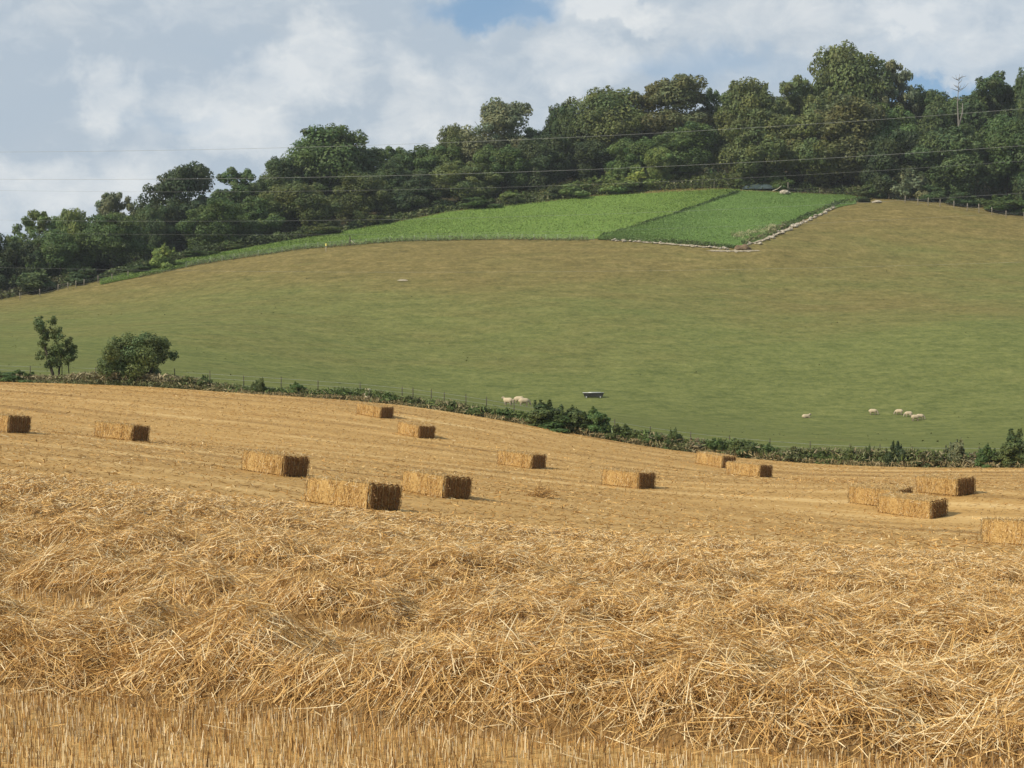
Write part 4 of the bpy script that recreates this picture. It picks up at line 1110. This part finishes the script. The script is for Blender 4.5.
def bale_straw(seed, n=2600):
    """loose ends standing out of the faces"""
    rg = np.random.default_rng(seed)
    f = rg.choice(4, n, p=(0.42, 0.18, 0.20, 0.20))      # sides, top, two ends
    u = rg.uniform(-1, 1, n); w = rg.uniform(-1, 1, n); sg = np.where(rg.random(n) < 0.5, -1, 1)
    P = np.empty((n, 3)); D = np.empty((n, 3))
    rd = rg.normal(size=(n, 3))
    for k in range(4):
        m = f == k; c = m.sum()
        if k == 0: P[m] = np.stack([u[m] * BL / 2, sg[m] * (BW / 2 + 0.015), (w[m] + 1) * BH / 2], 1); D[m] = rd[m] * (0.35, 0.25, 1.0)
        if k == 1: P[m] = np.stack([u[m] * BL / 2, w[m] * BW / 2, np.full(c, BH + 0.015)], 1); D[m] = rd[m] * (0.4, 1, 0.3)
        if k >= 2:
            s = -1 if k == 2 else 1
            P[m] = np.stack([np.full(c, s * (BL / 2 + 0.02)), u[m] * BW / 2, (w[m] + 1) * BH / 2], 1); D[m] = rd[m] * (0.5, 0.7, 0.9) + np.array((s * 0.6, 0, 0))
    D /= np.linalg.norm(D, axis=1)[:, None]
    L = rg.uniform(0.06, 0.26, n) * np.where(f >= 2, 0.55, 1.0)
    v, q, cc = ribbons(P, D, L, rg.uniform(0.008, 0.016, n), rg.uniform(0, 0.1, n), straw_col(n) * np.where((f >= 2)[:, None], np.array((0.44, 0.36, 0.28)), 0.92))  # stubs on the ends darkened too, the shade is in their colour
    v[:, 2] = np.maximum(v[:, 2], -0.05)
    return mesh_np('loose_ends', v, q, cc)
def bale_twines(root):
    for k in range(6):
        y = (-0.5 + 0.2 * k) * BW * 0.93
        a, b = BL / 2 + 0.005, BH + 0.005
        ac = Acc(); ac.tube([(-a, y, 0.02), (-a, y, b - 0.06), (-a + 0.06, y, b), (0, y, b + 0.01), (a - 0.06, y, b), (a, y, b - 0.06), (a, y, 0.02)], 0.008, 5)
        obj('twine', ac.mesh('twine'), M['twine'], root)
BALES = []
for s in (1, 2, 3):
    r = empty('straw_bale'); obj('bale_body', bale_body(s), M['bale'], r); obj('loose_ends', bale_straw(s + 10), M['straw'], r)['kind'] = 'stuff'; bale_twines(r)
    BALES.append(r)
bales = [
 # left px, corner px, right px, foot px row, label
 (-26, 8, 30, 432, 'straw bale cut by the left edge of the view, showing its dark end'),
 (93, 131, 149, 440, 'straw bale alone on the left slope of the field, below the round bush'),
 (241, 282, 307, 476, 'straw bale up the field left behind the nearest large one'),
 (304, 368, 400, 510, 'nearest large straw bale with ragged dark end at the edge of the loose straw'),
 (356, 380, 393, 417, 'farthest straw bale on the left, under the pale dry shrub'),
 (397, 418, 433, 437, 'straw bale blending into the field just right and below the farthest one'),
 (400, 443, 470, 498, 'large straw bale directly right of the nearest one'),
 (497, 531, 545, 468, 'straw bale in the middle of the field, above the little straw pile'),
 (601, 638, 655, 488, 'straw bale alone between the little straw pile and the touching pair'),
 (696, 722, 734, 467, 'rear straw bale of the touching pair near the hedge'),
 (725, 759, 772, 476, 'front straw bale of the touching pair near the hedge'),
 (848, 897, 913, 508, 'straw bale mostly hidden behind the front one of the right group'),
 (877, 931, 948, 519, 'front straw bale of the right group, hiding another behind its left end'),
 (917, 957, 974, 496, 'rearmost straw bale of the right group, farthest up the field'),
 (985, 1047, 1066, 547, 'straw bale cut by the right edge of the view, showing only its sunny side'),
]
first = {0: True, 1: True, 2: True}
for i, (l, c, r_, fy, lab) in enumerate(bales):
    P = Vector(pix(c, fy + 2.2, 36, 130)[0])
    best = None
    for deg in np.arange(18, 72, 1.0):
        for ls in (0.9, 0.95, 1.0, 1.06, 1.12):
            th = math.radians(deg)
            a = P + Vector((-math.cos(th), math.sin(th), 0)) * BL * ls; b = P + Vector((math.sin(th), math.cos(th), 0)) * BW
            e = (512 + F * a.x / a.y - l) ** 2 + (512 + F * b.x / b.y - r_) ** 2 + 15 * (ls - 1) ** 2
            if best is None or e < best[0]: best = (e, th, ls)
    e, th, ls = best
    print('bale', i, 'd %.1f' % P.y, 'deg %.0f' % math.degrees(th), 'ls', ls, 'err %.1f' % e, 'Hpx %.1f' % (BH * F / P.y))
    k = i % 3
    root = BALES[k] if first[k] else copy_tree(BALES[k], (0, 0, 0)); first[k] = False
    dx = Vector((-math.cos(th), math.sin(th), 0)); dy = Vector((math.sin(th), math.cos(th), 0))
    ctr = P + dx * BL * ls / 2 + dy * BW / 2
    nrm = normal(ctr.x, ctr.y, 1.0)
    ex = (-dx - nrm * (-dx).dot(nrm)).normalized(); ey = nrm.cross(ex)
    Mx = Matrix((ex, ey, nrm)).transposed()
    root.rotation_mode = 'XYZ'
    root.rotation_euler = Mx.to_euler(); root.location = Vector((ctr.x, ctr.y, hz(ctr.x, ctr.y))) + nrm * 0.05
    root.scale = (ls, 1, 1)
    tag(root, lab, 'straw bale', 'straw bales left on the stubble field')

# little pile of loose straw
P = Vector(pix(541, 499, 40, 130)[0]); n = 500
r = RNG.normal(0, 0.35, n); x = RNG.normal(0, 0.27, n); y = RNG.normal(0, 0.24, n); z = np.abs(RNG.normal(0, 0.2, n)) * np.exp(-(x / 0.5) ** 2) + 0.03
D = RNG.normal(size=(n, 3)) * (1, 1, 0.4); D /= np.linalg.norm(D, axis=1)[:, None]
v, q, cc = ribbons(np.stack([x, y, z + 0.05], 1), D, RNG.uniform(0.15, 0.4, n), RNG.uniform(0.01, 0.02, n), RNG.uniform(0, 0.1, n), straw_col(n, (0.03, 0.18, 0.3, 0.30, 0.14, 0.05)) * 0.9)
o = obj('straw_pile', mesh_np('straw_pile', v, q, cc), M['straw']); o.location = P
tag(o, 'little brown pile of loose straw alone on the stubble in the middle of the field', 'straw pile')

# ------------------------------------------------------------------ sheep
def sheep_mesh(name, pose, wool):
    mb = bpy.data.metaballs.new('m'); mb.resolution = 0.035; mb.threshold = 0.35
    def ball(x, y, z, r, s=(1, 1, 1)):
        e = mb.elements.new(type='ELLIPSOID'); e.co = (x, y, z); e.radius = r; e.size_x, e.size_y, e.size_z = s
    low = 0.36 if pose == 'lie' else 0.0
    ball(0, 0, 0.58 - low, 0.60, (1.1, 0.70, 0.72)); ball(0.27, 0, 0.58 - low, 0.50, (0.85, 0.72, 0.78)); ball(-0.29, 0, 0.58 - low, 0.52, (0.85, 0.74, 0.80))
    if pose == 'graze': hd_ = [(0.50, 0.60), (0.62, 0.47), (0.68, 0.33), (0.73, 0.22), (0.77, 0.12)]
    elif pose == 'lie': hd_ = [(0.48, 0.40), (0.56, 0.48), (0.62, 0.52), (0.70, 0.49), (0.76, 0.46)]
    else: hd_ = [(0.48, 0.74), (0.56, 0.84), (0.62, 0.90), (0.70, 0.87), (0.77, 0.83)]
    for (x, z), r in zip(hd_, (0.22, 0.19, 0.18, 0.15, 0.12)): ball(x, 0, z, r, (0.9, 0.7, 0.9))
    ex, ez = hd_[2]
    for s in (-1, 1): ball(ex - 0.02, s * 0.13, ez + 0.05, 0.09, (0.6, 1.1, 0.5))
    ball(-0.60, 0, 0.58 - low, 0.12, (0.6, 0.6, 1.3))
    for lx in (-0.34, 0.30):
        for s in (-1, 1):
            if pose == 'lie': 
                for k in range(4): ball(lx + 0.07 * k, s * 0.2, 0.08, 0.10)
            else:
                for k in range(6):
                    z = 0.05 + 0.08 * k; kx = 0.03 * math.sin(k) if lx > 0 else -0.06 * math.sin(k * 0.9)
                    ball(lx + kx, s * 0.13, z, 0.085 + 0.012 * max(0, k - 2))
    o = bpy.data.objects.new('m', mb); COL.objects.link(o)
    dg = bpy.context.evaluated_depsgraph_get(); dg.update()
    me = bpy.data.meshes.new_from_object(o.evaluated_get(dg)); me.name = name
    bpy.data.objects.remove(o); bpy.data.metaballs.remove(mb)
    a = me.color_attributes.new('col', 'FLOAT_COLOR', 'POINT')
    for i, v in enumerate(me.vertices):
        face = v.co.x > 0.56; leg = v.co.z < 0.30 - low * 0.6 and v.co.x < 0.55
        c = (0.40, 0.33, 0.25) if face else (0.26, 0.21, 0.16) if leg else wool
        a.data[i].color = (*c, 1)
    for p_ in me.polygons: p_.use_smooth = True
    return me
SHEEP = {k: sheep_mesh('sheep', k, (0.52, 0.425, 0.285)) for k in ('graze', 'stand', 'lie')}
SG = 'sheep grazing in the valley pasture'
for px, fy, pose, rz, sc, lab in [
    (508, 405.5, 'stand', 2.6, 1.0, 'sheep standing on its own just left of the close pair near the trough'),
    (519, 403.5, 'graze', 2.9, 1.0, 'rear sheep of the close pair, half hidden, between the lone sheep and the trough'),
    (524, 406.0, 'graze', 0.2, 1.05, 'front sheep of the close pair, head down, between the lone sheep and the trough'),
    (806, 417.8, 'lie', 0.3, 1.05, 'sheep lying far apart from the others on the right pasture'),
    (873, 414.8, 'graze', -0.1, 1.0, 'sheep grazing left of the group of four on the right pasture'),
    (899, 414.8, 'graze', 2.8, 0.95, 'leftmost sheep of the group of four on the right pasture'),
    (908.5, 417.0, 'graze', 3.1, 0.95, 'second sheep of the group of four, behind the broad one'),
    (915, 421.0, 'stand', 3.3, 1.05, 'front sheep of the group of four on the right pasture'),
    (920, 419.6, 'graze', 0.0, 0.95, 'rightmost sheep of the group of four, facing away from the rest')]:
    p = ground_at(px, fy, 125); sc *= 0.79
    o = obj('sheep', SHEEP[pose], M['wool']); o.location = p; o.rotation_euler = (0, 0, rz); o.scale = (sc, sc, sc)
    tag(o, lab, 'sheep', SG)

# ------------------------------------------------------------------ water trough
p = ground_at(593.5, 397.5, 125)
root = empty('water_trough', p, -0.12)
Lt, Wt, z0, z1 = 2.5, 0.75, 0.10, 0.58
bm = bmesh.new()
def ring(sx, sy, z): return [bm.verts.new((x * sx / 2, y * sy / 2, z)) for x, y in ((-1, -1), (1, -1), (1, 1), (-1, 1))]
r0 = ring(Lt * 0.86, Wt * 0.6, z0); r1 = ring(Lt, Wt, z1); r2 = ring(Lt - 0.1, Wt - 0.1, z1); r3 = ring(Lt * 0.86 - 0.08, Wt * 0.55, z0 + 0.06)
for a, b in ((r0, r1), (r1, r2), (r2, r3)):
    for i in range(4): bm.faces.new((a[i], a[(i + 1) % 4], b[(i + 1) % 4], b[i]))
bm.faces.new(r0[::-1]); bm.faces.new(r3)
obj('tank', bm_mesh('tank', bm), M['tarp'] if False else mat_plain('shaded_tank', (0.022, 0.022, 0.02), (0.05, 0.05, 0.045), 3.0, 0.7), root)  # near-black tank: the shadow on its front is painted into the colour
ac = Acc(); ac.tube([(-Lt / 2, -Wt / 2, z1), (Lt / 2, -Wt / 2, z1), (Lt / 2, Wt / 2, z1), (-Lt / 2, Wt / 2, z1), (-Lt / 2, -Wt / 2, z1)], 0.05, 6); obj('rim', ac.mesh('rim'), M['metal'], root)
obj('lid', bm_mesh('lid', bm_box(Lt * 0.55, Wt * 0.98, 0.05, (0.15, 0, z1 + 0.06), 0.01)), M['metal'], root)
obj('water', bm_mesh('water', bm_box(Lt * 0.9, Wt * 0.8, 0.02, (0, 0, z1 - 0.14))), M['water'], root)
for sx in (-0.85, 0.85):
    obj('leg', bm_mesh('leg', bm_box(0.12, Wt * 0.7, z0 + 0.1, (sx, 0, (z0 + 0.02) / 2), 0.01)), M['metal'], root)
tag(root, 'long water trough with pale rim on legs in the pasture behind the bramble clump', 'trough')

# ------------------------------------------------------------------ light, sky, camera
sun_to = Vector((-0.80, -0.56, 0.0)).normalized(); EL = math.radians(36)
sun_dir = Vector((sun_to.x * math.cos(EL), sun_to.y * math.cos(EL), math.sin(EL)))
sd = bpy.data.lights.new('sun', 'SUN'); sd.energy = 4.7; sd.angle = math.radians(0.53); sd.color = (1.0, 0.915, 0.78)
so = link(bpy.data.objects.new('sun', sd)); so.rotation_euler = (-sun_dir).to_track_quat('-Z', 'Y').to_euler()

w = bpy.data.worlds.new('World'); scene.world = w; w.use_nodes = True
nt = w.node_tree; nt.nodes.clear(); n = N(nt)
out = n('ShaderNodeOutputWorld'); bg = n('ShaderNodeBackground'); n.lk(bg.outputs[0], out.inputs[0])
sky = n('ShaderNodeTexSky'); sky.sky_type = 'NISHITA'; sky.sun_disc = False
sky.sun_elevation = EL; sky.sun_rotation = math.atan2(sun_to.x, sun_to.y)
sky.air_density = 1.0; sky.dust_density = 0.6; sky.ozone_density = 1.5
bg.inputs[1].default_value = 0.1
tc = n('ShaderNodeTexCoord').outputs['Generated']
def wdir(px, py): return Vector(((px - 512) / F, 1, (384 - py) / F)).normalized()
def blob(px, py, rx, ry):
    """soft patch of sky round a fixed direction"""
    d = wdir(px, py)
    sub = n('ShaderNodeVectorMath', operation='SUBTRACT'); n.lk(tc, sub.inputs[0]); sub.inputs[1].default_value = d
    warp = n('ShaderNodeVectorMath', operation='ADD'); n.lk(sub.outputs[0], warp.inputs[0]); n.lk(WARP, warp.inputs[1])
    sc = n('ShaderNodeVectorMath', operation='MULTIPLY'); n.lk(warp.outputs[0], sc.inputs[0]); sc.inputs[1].default_value = (F / rx, 0.3, F / ry)
    ln = n('ShaderNodeVectorMath', operation='LENGTH'); n.lk(sc.outputs[0], ln.inputs[0])
    return n.rng(ln.outputs['Value'], 0.40, 1.10, 1.0, 0.0)
wn = n('ShaderNodeTexNoise'); wn.inputs['Scale'].default_value = 22; wn.inputs['Detail'].default_value = 6; wn.inputs['Roughness'].default_value = 0.6; n.lk(tc, wn.inputs['Vector'])
wv = n('ShaderNodeVectorMath', operation='SUBTRACT'); n.lk(wn.outputs['Color'], wv.inputs[0]); wv.inputs[1].default_value = (0.5, 0.5, 0.5)
wm = n('ShaderNodeVectorMath', operation='SCALE'); n.lk(wv.outputs[0], wm.inputs[0]); wm.inputs['Scale'].default_value = 0.075
WARP = wm.outputs[0]
n1 = n.noise(n.mapping(tc, (0, 0.35, 0), (5, 5, 12)), 1.0, 7, 0.55, 0.3)
n2 = n.noise(n.mapping(tc, (0, 0.5, 0), (11, 11, 22), (3.1, 0.7, 1.9)), 1.0, 7, 0.6, 0.3)
def sumof(lst):
    s = lst[0]
    for x in lst[1:]: s = n.math('ADD', s, x)
    return s
holes = sumof([blob(485, 8, 80, 28), blob(925, 92, 85, 24), n.math('MULTIPLY', blob(690, 60, 90, 30), 0.3), n.math('MULTIPLY', blob(800, 72, 240, 34), 0.22), n.math('MULTIPLY', blob(180, 120, 60, 20), 0.2)])
white = sumof([blob(105, 90, 38, 55), blob(432, 108, 60, 50), blob(545, 6, 60, 26), blob(610, 2, 60, 16), blob(955, 40, 95, 40), blob(250, 140, 75, 36), blob(1005, 160, 60, 50),
               blob(325, 62, 60, 46), blob(585, 62, 70, 40), blob(60, 195, 130, 45), n.math('MULTIPLY', blob(760, 20, 110, 45), 0.45), blob(240, 90, 90, 50), blob(905, 10, 50, 25)])
cov = n.math('SUBTRACT', n.math('ADD', 0.9, n.math('MULTIPLY', n.math('SUBTRACT', n1, 0.5), 0.6)), n.math('MULTIPLY', holes, 0.85), True)
n3 = n.noise(n.mapping(tc, (0, 0.4, 0), (34, 34, 60), (1.3, 2.7, 0.4)), 1.0, 8, 0.65, 0.5)
puff = n.math('ADD', n.math('SUBTRACT', n2, 0.45), n.math('MULTIPLY', n.math('SUBTRACT', n3, 0.5), 0.85))
bright = n.math('ADD', n.math('MULTIPLY', white, 0.58), n.math('MULTIPLY', puff, 1.7), True)
ccol = n.mix(bright, (4.85, 5.6, 6.35), (7.9, 8.15, 8.2))
blue = n.mix(0.6, sky.outputs[0], (2.6, 4.35, 6.5))
n.lk(n.mix(cov, blue, ccol), bg.inputs[0])

hm, hnt, hout = newmat('haze'); hn = N(hnt)
pv = hn('ShaderNodeVolumePrincipled'); pv.inputs['Color'].default_value = (0.85, 0.92, 1.0, 1); pv.inputs['Density'].default_value = 0.00012; pv.inputs['Anisotropy'].default_value = 0.0
hn.lk(pv.outputs[0], hout.inputs['Volume'])
zl = float(min(v.co.z for v in bpy.data.objects['pasture'].data.vertices)); 
print('lowest ground', zl, 'highest', max(v.co.z for v in bpy.data.objects['pasture'].data.vertices))
hz_o = obj('haze', bm_mesh('haze', bm_box(6200, 6800, 95 - (zl - 1), (0, 800, (95 + zl - 1) / 2))), hm); tag(hz_o, kind='stuff')
cam = bpy.data.cameras.new('camera'); cam.sensor_width = 36; cam.lens = F / 1024 * 36; cam.clip_start = 0.1; cam.clip_end = 8000
co_ = link(bpy.data.objects.new('camera', cam)); co_.location = (0, 0, 0); co_.rotation_euler = (math.radians(90), 0, 0)
scene.camera = co_
scene.view_settings.view_transform = 'Standard'; scene.view_settings.look = 'None'
scene.view_settings.exposure = 0.0; scene.view_settings.gamma = 1.0
scene.render.engine = 'CYCLES'; scene.cycles.max_bounces = 6
scene.cycles.use_denoising = True; scene.cycles.denoising_input_passes = 'RGB_ALBEDO_NORMAL'; scene.cycles.denoising_prefilter = 'ACCURATE'
